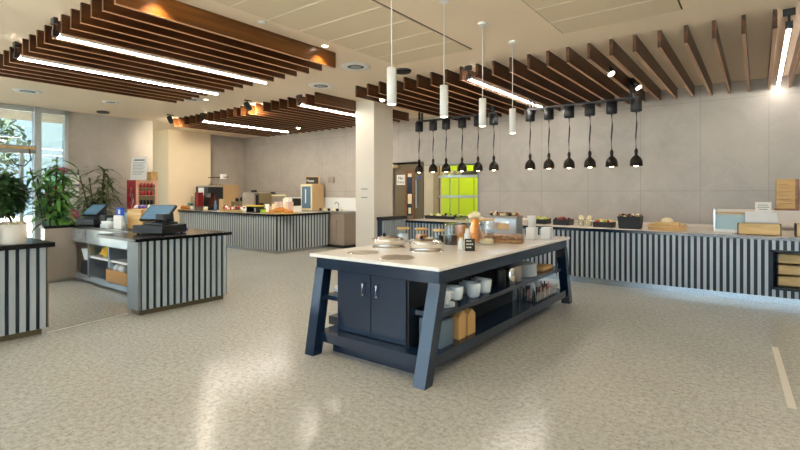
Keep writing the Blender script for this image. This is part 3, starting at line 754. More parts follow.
# mugs
def mug(loc, label, rz):
    t = thing('mug', label, 'mug', loc, rz, 'mugs on the island shelf')
    MB().lathe([(.036, 0), (.053, .014), (.062, .07), (.064, .118), (.058, .118), (.055, .07), (.036, .02)], cap=True, seg=24).build('cup', 'china', t)
    MB().tube([(.06, 0, .1), (.092, 0, .09), (.094, 0, .05), (.058, 0, .035)], .008).build('handle', 'china', t)
    return t
ZS = .51
def plates(x, y, n, r, label, z=ZS, grp='plate stacks on the island shelf'):
    b = MB()
    for i in range(n): b.lathe([(r*.5, 0), (r*.6, .002), (r, .013), (r, .017), (r*.6, .006)], (x, y, z+i*.012), seg=28)
    return tag(b.build('plate_stack', 'china'), label, 'plates', grp)
mug0 = None
rows = [(-2.13, 3.42), (-2.13, 3.62), (-2.14, 3.97), (-2.14, 4.2), (-2.27, 3.56), (-2.27, 3.79), (-2.28, 4.07), (-2.28, 4.32)]
labs = ['front row mug nearest the right front leg', 'second mug of the front row from the leg', 'front row mug behind the second, mid shelf', 'furthest mug of the front row', 'back row mug nearest the cabinet door end', 'second mug of the back row', 'third mug of the back row', 'furthest mug of the back row']
plates(-2.14, 3.49, 3, .075, 'low saucer stack under the nearest mugs'); 
for i, (x, y) in enumerate(rows):
    z = ZS+(.042 if i in (0, 1) else 0.0)
    if i in (0, 1): x = -2.12
    if mug0 is None: mug0 = mug((x, y, z), labs[i]+' of the island', 1.2); continue
    dup(mug0, (x, y, z), rz=1.2+i*.7, label=labs[i]+' of the island', scale=(1.1, 1.1, 1.15) if i in (2, 3) else None)
plates(-2.24, 5.34, 12, .18, 'tall stack of pale plates on the far part of the island shelf')
for x, y, k_, lab in ((-2.16, 4.6, 'navyd', 'dark canister on the island shelf beside the mugs'), (-2.14, 4.8, 'chrome', 'shiny steel canister on the island shelf'), (-2.14, 4.98, 'steelm', 'dull steel canister beside the plate stack')):
    tag(MB().lathe([(.05, 0), (.055, .005), (.055, .17), (.05, .175)], (x, y, ZS), seg=24).build('canister', k_), lab, 'canister', 'canisters on the island shelf')
tag(MB().box(-2.3, -2.12, 5.75, 6.1, ZS, ZS+.05).build('napkin_pile', 'kraft', bevel=.015), 'pile of brown napkins at the far end of the island shelf', 'napkins')
# lower shelf cartons
def carton(loc, wx, dy, h, mk, label, gable=False):
    t = thing('carton', label, 'carton', loc, 0, 'cartons on the island bottom shelf')
    MB().box(-wx/2, wx/2, -dy/2, dy/2, 0, h).build('body', mk, t, bevel=.003)
    if gable: MB().hexa([(-wx/2, -dy/2, h), (wx/2, -dy/2, h), (wx/2, dy/2, h), (-wx/2, dy/2, h), (-wx/2, -.005, h+.05), (wx/2, -.005, h+.05), (wx/2, .005, h+.05), (-wx/2, .005, h+.05)]).build('gable_top', mk, t)
    else: MB().box(-wx/2, wx/2, -dy/2-.001, dy/2+.001, h, h+.003).build('top_flap', mk, t)
carton((-2.2, 3.42, .2), .22, .2, .22, 'kraftb', 'grey blue carton on the island bottom shelf by the front leg')
carton((-2.2, 3.68, .2), .22, .12, .2, 'kraft', 'brown gabled carton behind the grey carton', True)
carton((-2.2, 3.85, .2), .22, .14, .18, 'kraft', 'second brown gabled carton, further along the bottom shelf', True)
tag(MB().box(-3.38, -3.2, 3.3, 3.6, .2, .28).build('storage_box', 'navy'), 'small blue box at the left end of the island bottom shelf', 'box')
tag(MB().lathe([(.07, 0), (.11, .02), (.1, .05)], (-3.28, 3.42, ZS)).build('plate_pile', 'china'), 'pale crockery on the left side of the middle island shelf', 'crockery')
# caddy
cd = thing('cutlery_caddy', 'glass caddy of cutlery and sachets at the far end of the bottom shelf', 'caddy', (-2.2, 5.72, .2))
MB().box(-.14, .14, -.36, .36, 0, .012).box(.128, .14, -.36, .36, 0, .11).box(-.14, -.128, -.36, .36, 0, .11).box(-.14, .14, -.36, -.35, 0, .11).box(-.14, .14, .35, .36, 0, .11).build('tray', 'glass', cd)
b = MB(); random.seed(12)
for i in range(70):
    x, y = random.uniform(-.11, .11), random.uniform(-.33, .33)
    b.m(i % 5); b.tube([(x, y, .013), (x+random.uniform(-.01, .01), y+random.uniform(-.03, .03), random.uniform(.09, .15))], .009, 5)
b.build('cutlery', ['chrome', 'blackm', 'skin2', 'bronze', 'steelm'], cd)['kind'] = 'stuff'
for x, y, lab in ((-2.18, 5.55, 'nearer white squeeze bottle in the cutlery caddy'), (-2.2, 5.78, 'further white squeeze bottle in the cutlery caddy')):
    t = thing('squeeze_bottle', lab, 'bottle', (x, y, .213), 0, 'squeeze bottles in the caddy')
    MB().lathe([(.03, 0), (.032, .02), (.032, .15), (.015, .18)], seg=16).build('body', 'china', t)
    MB().lathe([(.012, .18), (.004, .22)], seg=12).build('nozzle', 'whitep', t)

# ------------------------------------------------------------------ left front counter
lc = thing('front_till_counter', 'ribbed counter end at the left edge with black top and pots', 'counter', (-6.4, -.2, 0))
m = MB(); ribs_y(m, .4, -2.0, 1.94, .07, .92, .085, .05); m.build('ribbed_side', ['ribl', 'ribd'], lc)
MB().box(-.42, .4, 1.9, 1.955, .07, .92).build('end_panel', 'steelm', lc)
MB().box(-.45, .47, -2.05, 1.99, .92, .97).build('worktop', 'black', lc, bevel=.004)
MB().box(-.4, .36, -2.0, 1.9, 0, .07).build('plinth', 'taupe', lc)
MB().box(-.4, -.36, -2, 1.9, .07, .92).build('back_panel', 'steelm', lc)

def pot(loc, r, h, label):
    t = thing('white_planter', label, 'planter', loc, 0, 'round white planters')
    MB().lathe([(r*.97, 0), (r, .01), (r, h), (r*.92, h), (r*.9, h*.8)], seg=32, cap=True).build('pot', 'potc', t)
    b = MB()
    for i in range(60):
        a = random.uniform(0, 6.28); q = r*.85*math.sqrt(random.random())
        b.m(i % 2).ball((q*math.cos(a), q*math.sin(a), h+random.uniform(-.01, .02)), .016, sub=1)
    b.build('pebbles', ['pebble', 'creamf'], t)['kind'] = 'stuff'
random.seed(2)
pot((-6.09, 1.47, .97), .115, .2, 'white round planter on the left counter, nearest its end')
pot((-6.11, 1.235, .97), .115, .2, 'white round planter cut by the left image edge')
fc = thing('ficus_plant', 'bushy dark green plant in the white planters at the left edge', 'plant', (-6.15, 1.38, 1.17))
b = MB()
for dy in (-.12, .1): b.tube([(0.05, dy, -.02), (0.03, dy*.5, .12), (0, 0, .3)], [.012, .01, .006])
b.build('stem', 'stem', fc)
b = MB(); b.open = True
for i in range(2300):
    v = Vector((random.gauss(0, 1), random.gauss(0, 1), random.gauss(0, 1))).normalized()*random.uniform(.2, 1)**.45
    b.leaf((v.x*.21, v.y*.23, .3+v.z*.22), (v.x+random.uniform(-.6, .6), v.y+random.uniform(-.6, .6), random.uniform(-.7, .5)), random.uniform(.05, .09), .034, .4)
b.build('foliage', 'leafd', fc)

# ------------------------------------------------------------------ middle till counter
mc = thing('till_counter', 'ribbed till counter with black top and open shelving behind', 'counter', (-6.4, 3.2, 0))
def J(x0, x1, y0, y1, z0, z1, mb): return mb.box(x0+6.4, x1+6.4, y0-3.2, y1-3.2, z0, z1)
m = MB(); ribs_y(m, -5.95+6.4, 2.66-3.2, 3.83-3.2, .07, .90, .078, .044); m.build('ribbed_side', ['ribl', 'ribd'], mc)
J(-6.22, -5.935, 2.63, 2.66, .07, .90, MB()).build('end_panel', 'alud', mc)
J(-6.2, -5.99, 2.67, 3.8, 0, .07, MB()).build('plinth', 'taupe', mc)
J(-6.24, -6.2, 2.66, 3.83, .07, .9, MB()).build('inner_panel', 'steel', mc)
J(-7.0, -5.9, 2.58, 3.88, .90, .94, MB()).build('till_top', 'black', mc, bevel=.003)
J(-9.45, -7.0, 3.03, 3.8, .90, .94, MB()).build('back_top', 'black', mc)
J(-9.45, -9.25, 2.63, 3.1, .90, .94, MB()).build('return_top', 'black', mc)
J(-9.27, -9.25, 2.65, 3.1, .06, .90, MB()).build('return_panel', 'steelm', mc)
J(-9.45, -9.27, 2.65, 2.67, .06, .90, MB()).build('return_end', 'steelkick', mc)
J(-9.43, -9.29, 2.68, 3.6, 0, .9, MB()).build('return_core', 'steelm', mc)
J(-9.25, -6.24, 3.05, 3.07, .67, .90, MB()).build('fascia', 'steelkick', mc)
dr = J(-9.2, -8.72, 3.04, 3.05, .69, .88, MB()).build('drawer', 'steelkick', mc)
J(-9.05, -8.87, 3.03, 3.04, .75, .82, MB()).build('handle', 'alud', dr)
J(-9.25, -6.24, 3.09, 3.7, .04, .14, MB()).build('bottom_shelf', 'steelkick', mc)
J(-9.25, -6.24, 3.68, 3.7, .14, .9, MB()).build('back_panel', 'maroon', mc)
for x in (-8.68, -7.9, -7.15): J(x-.02, x+.02, 3.07, 3.68, .1, .9, MB()).build('divider', 'steelkick', mc)
J(-8.66, -7.92, 3.1, 3.68, .43, .46, MB()).build('middle_board', 'whitep', mc)
J(-7.88, -7.17, 3.1, 3.68, .43, .46, MB()).build('middle_board', 'whitep', mc)
J(-7.13, -6.26, 3.1, 3.68, .43, .46, MB()).build('middle_board', 'whitep', mc)
t = tag(MB().hexa([(-9.1, 3.16, .36), (-8.74, 3.16, .36), (-8.74, 3.5, .36), (-9.1, 3.5, .36), (-9.14, 3.13, .54), (-8.71, 3.13, .54), (-8.71, 3.52, .54), (-9.14, 3.52, .54)]).build('plastic_tub', 'tubw'), 'white plastic tub on the left shelf under the till counter', 'tub')
tag(MB().box(-9.12, -8.72, 3.12, 3.6, .14, .355).build('dark_box', 'blackm'), 'dark box beneath the white tub in the shelving', 'box')
random.seed(21)
t = MB()
for i in range(12): t.tube([(-8.5+random.uniform(0, .35), 3.15+random.uniform(0, .1), .475+i*.012), (-8.3+random.uniform(0, .25), 3.3, .49+i*.012)], .022, 6)
tag(t.build('snack_packets', 'banana'), 'heap of yellow packets on the middle shelf under the till counter', 'packets', kind='stuff')
bx = thing('cardboard_box', 'open brown cardboard box of clear bags on the lower shelf', 'box', (-7.62, 3.18, .14))
MB().box(-.3, .42, -.14, -.13, 0, .19).box(-.3, .42, .2, .21, 0, .19).box(-.3, -.29, -.14, .2, 0, .19).box(.41, .42, -.14, .2, 0, .19).box(-.3, .42, -.14, .2, 0, .01).build('box_wall', 'card', bx)
b = MB()
for i in range(9): b.ball((-.22+i*.07, random.uniform(-.04, .1), .18+random.uniform(0, .03)), .055, sz=1.2, sub=2, jit=.12)
b.build('clear_bags', 'poly', bx)

# tills
def till(loc, rz, label, customer=False):
    t = thing('till', label, 'cash register', loc, rz)
    MB().box(-.21, .21, -.2, .2, .012, .11).build('cash_drawer', 'blackm', t, bevel=.006)
    for sx in (-.17, .17):
        for sy in (-.16, .16): MB().cyl(.014, 0, .013, (sx, sy), 10).build('foot', 'inkb', t)
    MB().box(-.14, .14, -.12, .14, .11, .14).build('stand_base', 'blackm', t, bevel=.006)
    MB().hexa([(-.09, .02, .14), (.09, .02, .14), (.09, .13, .14), (-.09, .13, .14), (-.09, .08, .3), (.09, .08, .3), (.09, .11, .3), (-.09, .11, .3)]).build('stand', 'screend', t)
    T = Matrix.Translation((0, -.03, .25)) @ Matrix.Rotation(math.radians(-48), 4, 'X')
    s_ = MB().box(-.18, .18, -.015, .015, -.13, .13, T=T).build('monitor', 'blackm', t)
    MB().box(-.165, .165, -.018, -.014, -.115, .115, T=T).build('display', 'screen', s_)
    if customer:
        MB().tube([(.2, -.2, .0), (.2, -.2, .2)], .012).box(.14, .26, -.24, -.18, .19, .25).box(.16, .24, -.25, -.235, .2, .24).build('card_reader_pole', 'blackm', t)
    return t
till((-9.02, 3.32, .94), .25, 'black till with tilted blue screen at the far end of the counter')
tl = till((-6.46, 3.15, .94), .4, 'black till with tilted screen and cash drawer on the near ribbed counter', True); tl.scale = (1.15, 1.1, 1.1)
tag(MB().box(-8.72, -8.5, 3.25, 3.5, .94, 1.12).build('printer', 'blackm', bevel=.01), 'black receipt printer right of the far till', 'printer')
ch = thing('card_machine', 'blue card machine on a stand behind the white printer', 'card machine', (-8.42, 3.45, .94))
MB().lathe([(.06, 0), (.06, .02), (.035, .05), (.035, .14)]).build('stand', 'blue', ch)
MB().box(-.09, .09, -.03, .03, .14, .3).build('body', 'blue', ch, bevel=.01)
MB().box(-.0, .07, -.034, -.03, .2, .27).box(.02, .05, -.036, -.033, .22, .25).build('label', 'paper', ch)
pr = thing('white_printer', 'white box printer with paper beside the wooden display', 'printer', (-8.12, 3.22, .94))
MB().box(-.17, .12, -.12, .14, 0, .05).box(-.16, .11, -.11, .13, .055, .1).build('body', 'whitep', pr, bevel=.006)
MB().box(-.1, .05, -.05, .08, .1, .15).build('top_tray', 'alud', pr)
tag(MB().box(-7.95, -7.68, 3.16, 3.19, .94, 1.14).build('display_card', 'paper'), 'white upright card in front of the wooden display', 'panel')
tag(MB().box(-9.0, -7.95, 3.68, 3.7, .94, 1.14).box(-8.8, -8.5, 3.675, 3.68, .98, 1.1).build('blue_leaflet_rack', 'soffit'), 'pale low leaflet rack behind the card machine', 'rack')
dw = thing('wooden_display', 'yellow wooden display box between the two tills', 'display box', (-7.55, 3.42, .94))
dw.scale = (1.15, 1, 1.1)
MB().box(-.22, .18, -.12, .12, 0, .27).build('box', 'oak', dw, bevel=.003)
MB().box(-.2, .16, .12, .13, .01, .26).build('back', 'doorwood', dw)
random.seed(5)
for i in range(6):
    x = -7.73+i*.06
    tag(MB().ball((x, 3.4+(i % 2)*.05, 1.27), .032, sz=1.1, sub=1, jit=.2).build('wrapped_sweet', 'purple' if 1 < i < 5 else 'paper'), 'wrapped sweet bag on the wooden display, number %s from its left end' % ['one', 'two', 'three', 'four', 'five', 'six'][i], 'sweets', 'wrapped sweets on the display')
tag(MB().box(-6.95, -6.75, 3.5, 3.7, .94, .97).box(-6.93, -6.77, 3.52, 3.68, .97, .99).build('blue_tray', 'blue'), 'small blue tray behind the near till', 'tray')

# red drinks cooler
rcx, rcy = -11.83, 5.34
ck = thing('drinks_cooler', 'red sided drinks cooler with rose frame against the left wall', 'cooler', (rcx, rcy, 0))
MB().box(-.235, .225, -.25, .25, .05, 1.78).build('cabinet', 'red', ck)
MB().box(.225, .24, -.25, -.19, .1, 1.78).box(.225, .24, .19, .25, .1, 1.78).box(.225, .24, -.19, .19, 1.68, 1.78).box(.225, .24, -.19, .19, .1, .4).build('door_frame', 'pink', ck)
MB().box(.222, .232, -.19, .19, .4, 1.68).build('door_glass', 'taupe', ck)
for z in (1.0, 1.2, 1.42, 1.6):
    s = MB()
    for y in (-.13, -.05, .03, .11): s.cyl(.03, z, z+.11, (.235, y), 10)
    s.m(1).box(.225, .24, -.19, .19, z-.012, z)
    s.build('bottle_row', ['redf' if z > 1.3 else 'inkb', 'pink'], ck)['kind'] = 'stuff'
MB().box(-.2, .2, -.22, .22, 0, .05).build('base', 'blackm', ck)
sc_ = MB()
sc_.tube([(-.02, -.256, .95), (.06, -.256, 1.1), (-.06, -.256, 1.22), (.07, -.256, 1.32), (-.05, -.256, 1.42), (.02, -.256, 1.6)], .018, 6)
sc_.tube([(.1, -.256, 1.0), (.03, -.256, 1.15), (.12, -.256, 1.3), (.06, -.256, 1.45)], .014, 6)
sc_.build('script_lettering', 'paper', ck)
psn = thing('notice_board', 'white printed notice leaning on top of the red cooler', 'notice', (-11.78, 5.22, 1.78), .5)
T = Matrix.Rotation(math.radians(-6), 4, 'X')
MB().box(-.2, .2, -.006, .006, 0, .56, T=T).build('sheet', 'paper', psn)
a = MB(); a.box(-.14, .14, -.009, -.006, .47, .5, T=T)
for i in range(9): a.box(-.16, .16-.03*(i % 3), -.009, -.006, .42-i*.035, .427-i*.035, T=T)
a.build('printed_lines', 'ink', psn)
tag(MB().box(-11.75, -11.55, 5.42, 5.58, 1.782, 1.98).build('wooden_block', 'oak'), 'brown wooden box on the cooler behind the notice', 'box')

# card rack behind plants
cr = thing('card_rack', 'wire rack of colourful cards behind the tall plants', 'rack', (-12.0, 3.75, 0))
for y in (-.3, 0, .3): MB().tube([(0, y, 0), (0, y, 2.0)], .012).build('post', 'blackm', cr)
for z in (.9, 1.15, 1.4, 1.65, 1.9): MB().box(-.01, .03, -.32, .32, z, z+.012).build('rail', 'blackm', cr)
cm = ['magenta', 'paper', 'coral', 'paper', 'mint', 'paper', 'paper', 'mint', 'coral', 'paper', 'paper', 'mint']
q = 0
for z in (.92, 1.17, 1.42, 1.67):
    for y in (-.22, 0, .22):
        MB().box(.012, .02, y-.09, y+.09, z, z+.2).build('card', cm[(q*5+2) % 12], cr); q += 1
MB().box(.03, .05, -.2, .1, 1.92, 2.03).build('header', 'magenta', cr)

# plants
def palm(loc, stems, leafL, leafw, n, mk, label, top, potk='blackm', seed=1, spread=.25, name='potted_palm'):
    random.seed(seed)
    t = thing(name, label, 'plant', loc)
    MB().lathe([(.16, 0), (.2, .35), (.21, .36), (.19, .36), (.17, .3)], seg=24, cap=True).build('pot', potk, t)
    s = MB(); b = MB(); b.open = True
    for k in range(stems):
        a = 2*PI*k/stems+random.random(); h = top*random.uniform(.6, .92)
        e = Vector((math.cos(a)*spread*random.uniform(.3, 1), math.sin(a)*spread*random.uniform(.3, 1), h))
        s.tube([(math.cos(a)*.05, math.sin(a)*.05, .28), (e.x*.5, e.y*.5, h*.6), e], [.018, .014, .01], 6)
        for i in range(n):
            f_ = random.random(); base = Vector((e.x*(.5+.5*f_), e.y*(.5+.5*f_), h*(.55+.45*f_)))
            an = random.uniform(0, 2*PI)
            b.leaf(base, (math.cos(an), math.sin(an), random.uniform(.1, 1.1)), leafL*random.uniform(.6, 1.1), leafw, random.uniform(.7, 1.5))
    s.build('stem', 'stem', t); b.build('foliage', mk, t)
palm((-9.9, 2.95, 0), 10, .42, .065, 42, 'leafm', 'bright green arching palm between the till counters', 2.35, seed=4, spread=.32)
palm((-10.2, 3.5, 0), 8, .34, .05, 36, 'leafm', 'low leafy green plant right of the bright palm', 1.35, seed=6, spread=.25)
palm((-11.2, 4.15, 0), 9, .5, .05, 36, 'leafo', 'tall dark olive dracaena in front of the grey left wall', 2.2, seed=8, spread=.35, name='potted_dracaena')

# ------------------------------------------------------------------ back coffee counter
bc = thing('coffee_counter', 'ribbed coffee counter in the background with black edge', 'counter', (-11.3, 8.0, 0))
def K(x, y): return x+11.3, y-8.0
m = MB(); ribs_x(m, -2.48, -9.25+11.3, -.7, .08, .91, .1, .045); m2 = m
ribs_y(m2, -9.25+11.3, -.7, 1.0, .08, .91, .1, .045)
m2.build('ribbed_front', ['ribl', 'ribd'], bc)
MB().box(-2.48, 2.0, -.66, 1.0, 0, .08).build('plinth', 'steelkick', bc)
MB().box(-2.49, 2.1, -.75, 1.03, .91, .955).build('worktop', 'black', bc)
MB().box(-2.4, 1.9, -.6, .95, .955, .965).build('top_inlay', 'wash', bc)
ZB = .967
def bitem(nm, lab, cat, loc, parts, grp=None, rz=0):
    t = thing(nm, lab, cat, (loc[0], loc[1], loc[2] if len(loc) > 2 else ZB), rz, grp)
    for pn, mb, mk in parts: mb.build(pn, mk, t)
    return t
# x along y~7.6: helper from pixel
def px2(px, y):
    r = (px-400)/473.; F = (-.6035, .7974); R = (.7974, .6035)
    return y*(F[0]+r*R[0])/(F[1]+r*R[1])
bitem('coffee_machine', 'coffee machine with lit screen and dark front on the back counter', 'coffee machine', (px2(210, 7.9), 7.9), [
    ('body', MB().box(-.35, .3, -.25, .25, 0, .08).box(-.35, .3, .0, .25, .08, .5).box(-.35, .3, -.25, .25, .5, .68), 'blackm'),
    ('screen', MB().box(-.2, .1, -.262, -.25, .44, .66), 'china'),
    ('front_panel', MB().box(-.02, .28, -.02, .0, .1, .48), 'maroon'),
    ('spout', MB().box(.08, .18, -.2, -.08, .38, .5), 'steel'),
    ('cup_rail', MB().box(-.35, .3, -.25, .25, .7, .72).box(-.34, -.32, -.24, -.22, .68, .7), 'alud')])
bitem('red_container', 'deep red upright box left of the coffee machine', 'box', (px2(199, 7.56), 7.56), [('box', MB().box(-.09, .09, -.08, .08, 0, .52), 'redbox')])
bitem('tall_fridge_unit', 'tan tall unit with steel edge right of the coffee machine', 'fridge', (px2(222, 8.55), 8.55), [
    ('body', MB().box(-.1, .45, -.3, .3, 0, .76), 'tan'), ('edge', MB().box(-.28, -.1, -.3, .3, 0, .76), 'alu'), ('vent', MB().box(-.36, -.28, -.28, .2, 0, .78), 'screend')])
bitem('ceiling_cup_shelf', 'thin bracket shelf with a white lamp above the coffee machine', 'shelf', (px2(220, 8.0), 8.0), [
    ('pole', MB().cyl(.015, 0, .98, (-.1, 0)), 'steel'), ('arm', MB().box(-.55, .35, -.05, .05, .96, .98), 'maroon'), ('lamp', MB().box(.1, .24, -.06, .06, .92, 1.06), 'whitep')])
bitem('glass_dispenser', 'clear water dispenser left of the red box', 'dispenser', (px2(194, 7.6), 7.6), [
    ('tank', MB().lathe([(.1, .05), (.1, .4), (.06, .42)]), 'glass'), ('base', MB().lathe([(.11, 0), (.11, .05)]), 'whitep')])
bitem('pastry_stand', 'tray of orange pastries at the left end of the coffee counter', 'pastries', (px2(186, 7.38), 7.38), [
    ('tray', MB().box(-.25, .25, -.15, .15, 0, .02), 'oak'),
    ('pastry', MB().ball((-.15, 0, .07), .08, sz=.8).ball((.0, .02, .07), .08, sz=.8).ball((.15, 0, .07), .08, sz=.8), 'bread')])
bitem('snack_pack', 'aqua and yellow snack pack behind the pastries', 'snack pack', (px2(188, 7.6), 7.6), [('pack', MB().box(-.2, .2, -.05, .05, 0, .2), 'aqua'), ('band', MB().box(-.2, .2, -.052, -.05, .02, .06), 'lemon')])
bitem('dark_basket', 'dark low basket in front of the coffee machine', 'basket', (px2(201, 7.45), 7.45), [('basket', MB().box(-.17, .17, -.08, .08, 0, .1), 'taupe'), ('rim', MB().box(-.18, .18, -.09, .09, .1, .112), 'blackm')])
bitem('blue_bottle', 'slim blue bottle before the tan unit', 'bottle', (px2(215.5, 7.45), 7.45), [('bottle', MB().lathe([(.04, 0), (.045, .15), (.02, .22), (.02, .28)]), 'screen'), ('cap', MB().lathe([(.02, .28), (.02, .3)]), 'blue')])
bitem('menu_holder', 'tan upright menu holder before the tan unit', 'menu holder', (px2(221.5, 7.45), 7.45), [('board', MB().box(-.09, .09, -.02, .02, 0, .34), 'tan'), ('foot', MB().box(-.09, .09, -.05, .05, 0, .01), 'oak')])
random.seed(31)
fb = MB()
for i in range(40): fb.m(i % 4).ball((random.uniform(-.42, .42), random.uniform(-.1, .1), .07+random.uniform(0, .06)), .04, sub=1, jit=.1)
t = bitem('sachet_tray', 'long tray of red and white sachets in the middle of the coffee counter', 'tray', (px2(236, 7.5), 7.5), [('tray', MB().box(-.45, .45, -.12, .12, 0, .05), 'oaky')])
fb.build('sachets', ['skin2', 'paper', 'taupe', 'redf'], t)['kind'] = 'stuff'
bitem('dark_bottle_rack', 'small rack of dark bottles behind the sachet tray', 'rack', (px2(241, 8.4), 8.4), [('rack', MB().box(-.35, .35, -.1, .1, 0, .25), 'taupe'), ('bottle', MB().ball((-.2, 0, .3), .06).ball((.05, 0, .32), .07).ball((.25, 0, .3), .05), 'blackm')])
bitem('yellow_box', 'yellow topped box with white mugs on the coffee counter', 'box', (px2(254.5, 7.5), 7.5), [('box', MB().box(-.2, .2, -.1, .1, 0, .02).box(-.2, -.19, -.1, .1, 0, .16).box(.19, .2, -.1, .1, 0, .16).box(-.2, .2, .09, .1, 0, .16), 'blackm'), ('top', MB().box(-.22, .22, -.12, .12, .16, .19), 'lemon'), ('mug', MB().lathe([(.05, .02), (.06, .12)], (.08, 0, 0)), 'china')])
bitem('white_mug', 'white mug left of the yellow topped box', 'mug', (px2(245, 7.45), 7.45), [('cup', MB().lathe([(.04, 0), (.05, .1), (.045, .1), (.035, .01)], cap=True), 'china'), ('handle', MB().tube([(.05, 0, .08), (.075, 0, .06), (.045, 0, .03)], .007), 'china')])
bitem('espresso_grinder', 'grey patterned machine with dark opening on the coffee counter', 'machine', (px2(257.5, 8.2), 8.2), [
    ('body', MB().box(-.42, .12, -.2, .2, 0, .52), 'steelm'), ('opening', MB().box(.12, .32, -.15, .2, .1, .45), 'inkb'), ('frame', MB().box(.1, .34, -.2, .2, .0, .1).box(.1, .34, -.2, .2, .45, .5).box(.32, .36, -.2, .2, 0, .5), 'taupe'),
    ('knob', MB().ball((-.22, 0, .55), .05).ball((-.1, 0, .55), .05), 'blackm')])
bitem('espresso_machine', 'pale espresso machine with bottles right of the grey machine', 'machine', (px2(274, 8.7), 8.65), [
    ('body', MB().box(-.3, .3, -.2, .2, 0, .42), 'steelm'), ('top', MB().box(-.32, .32, -.22, .22, .42, .46), 'creamf'), ('lid', MB().lathe([(.1, .46), (.1, .5), (.04, .54)]), 'blackm')])
b = MB()
for i in range(16): b.m(i % 2).box(-.45+(i % 8)*.11, -.36+(i % 8)*.11, -.05+(i//8)*.1, .03+(i//8)*.1, 0, .1+.06*((i*5) % 4))
t = bitem('packaged_snacks', 'rows of pale snack packets behind the bread heap', 'snack packets', (px2(279, 7.9), 7.9), [('shelf', MB().box(-.5, .5, -.1, .18, -.001, 0.0), 'oak')])
b.build('packets', ['creamf', 'pebble'], t)['kind'] = 'stuff'
b = MB(); random.seed(77)
for i in range(60):
    a = random.uniform(0, 6.28); q = random.random()**.6; b.ball((q*.38*math.cos(a), q*.14*math.sin(a), .03+.1*(1-q)+random.uniform(0, .02)), .045, sx=1.4, sz=.8, sub=1, jit=.1)
t = bitem('bread_basket', 'heap of golden croissants at the corner of the coffee counter', 'bread', (px2(281, 7.55), 7.55), [('basket', MB().box(-.42, .42, -.17, .17, 0, .03), 'oak')])
b.build('croissants', 'bread', t)['kind'] = 'stuff'
bitem('white_carton', 'white upright carton behind the croissants', 'carton', (px2(287.5, 8.3), 8.3), [('carton', MB().box(-.1, .1, -.08, .08, 0, .36), 'paper'), ('top', MB().box(-.09, .09, -.01, .01, .36, .38), 'paper')])
bitem('plant_box', 'dark box with a small green plant near the counter end', 'planter', (px2(291.5, 8.5), 8.5), [('box', MB().box(-.2, .25, -.12, .12, .16, .36), 'slate'), ('white_base', MB().box(-.2, .25, -.14, .14, 0, .16), 'paper'), ('leaves', MB().ball((-.12, -.1, .32), .07, jit=.2).ball((-.04, -.12, .26), .05, jit=.2), 'limef')])
bitem('back_utensils', 'white jug behind the croissants near the splashback', 'jug', (px2(278, 8.9), 8.9), [('jug', MB().lathe([(.1, 0), (.12, .1), (.08, .3)]), 'creamf'), ('lid', MB().ball((0, 0, .33), .05), 'bronze')])

# more clutter on the coffee counter
for i, (px_, yy, kk, w_, h_, lab) in enumerate(((192, 7.42, 'china', .05, .14, 'stack of white paper cups right of the pastries'), (205.5, 7.42, 'creamf', .06, .1, 'cream canister before the coffee machine'),
    (226, 7.45, 'whitep', .05, .16, 'white paper cup stack right of the menu holder'), (248.5, 7.5, 'redf', .05, .12, 'small red tin between the white mug and the yellow topped box'),
    (263, 7.5, 'limef', .07, .1, 'green tin just right of the yellow topped box'), (267, 7.75, 'whitep', .06, .2, 'white paper cup stack left of the snack packets'),
    (261, 8.0, 'bronze', .07, .22, 'dark brown canister behind the green tin'))):
    t = thing('canister', lab, 'canister', (px2(px_, yy), yy, ZB), 0, 'small containers on the coffee counter')
    MB().lathe([(w_*.8, 0), (w_, .01), (w_, h_*.9), (w_*.9, h_)], seg=18).build('body', kk, t)
    MB().lathe([(w_*1.05, h_*.9), (w_*1.05, h_+.01), (w_*.9, h_+.015)], seg=18).build('lid', 'paper' if i % 2 else 'soil', t)

# steel unit on the back wall
su = thing('steel_sink_unit', 'stainless steel base unit against the back wall left of the column', 'sink unit', (-10.6, 9.4, 0))
MB().box(-1.9, 1.86, -.3, .28, .08, .93).build('cabinet', 'steelm', su)
MB().box(-1.92, 1.88, -.32, .29, .93, .98).build('worktop', 'steel', su)
for x in (-.6, .35, 1.0): MB().box(x, x+.6-.01, -.315, -.3, .12, .74).build('door', 'steelm', su)
MB().box(.98, 1.0, -.325, -.315, .2, .7).build('handle', 'chrome', su)
MB().box(-1.85, 1.8, -.26, .25, 0, .08).build('plinth', 'blackm', su)
struct(MB().box(-12.6, -8.6, 9.67, 9.7, .98, 1.34).build('trim_splashback', 'splash'))
for i, x in enumerate((-9.75, -9.6, -9.42, -9.25, -9.1, -8.95)):
    t = thing('small_cup', ['leftmost', 'second', 'third', 'fourth', 'fifth', 'rightmost'][i]+' small cup in the row on the steel unit', 'cup', (x, 9.2, .98), 0, 'small cups on the steel unit')
    MB().lathe([(.03, 0), (.04, .07), (.035, .07), (.025, .01)], cap=True, seg=14).build('cup', 'creamf' if i % 2 else 'bronze', t)
tp = thing('tap', 'slim steel tap at the steel unit', 'tap', (-9.35, 9.5, .98))
MB().tube([(0, 0, 0), (0, 0, .2), (.0, -.08, .24), (0, -.14, .18)], .012).build('spout', 'steelm', tp); MB().cyl(.02, 0, .03).build('base', 'steelm', tp)
co = thing('countertop_fridge', 'tan countertop drinks fridge with glass door on the steel unit', 'fridge', (-10.21, 9.32, .98))
MB().box(-.23, .23, -.22, .22, 0, .74).build('cabinet', 'tan', co)
MB().box(-.23, .23, -.24, -.22, 0, .06).box(-.23, .23, -.24, -.22, .68, .74).box(-.23, -.19, -.24, -.22, .06, .68).box(.19, .23, -.24, -.22, .06, .68).build('door_frame', 'creamf', co)
MB().box(-.19, .19, -.232, -.222, .06, .68).build('door_glass', 'screen', co)
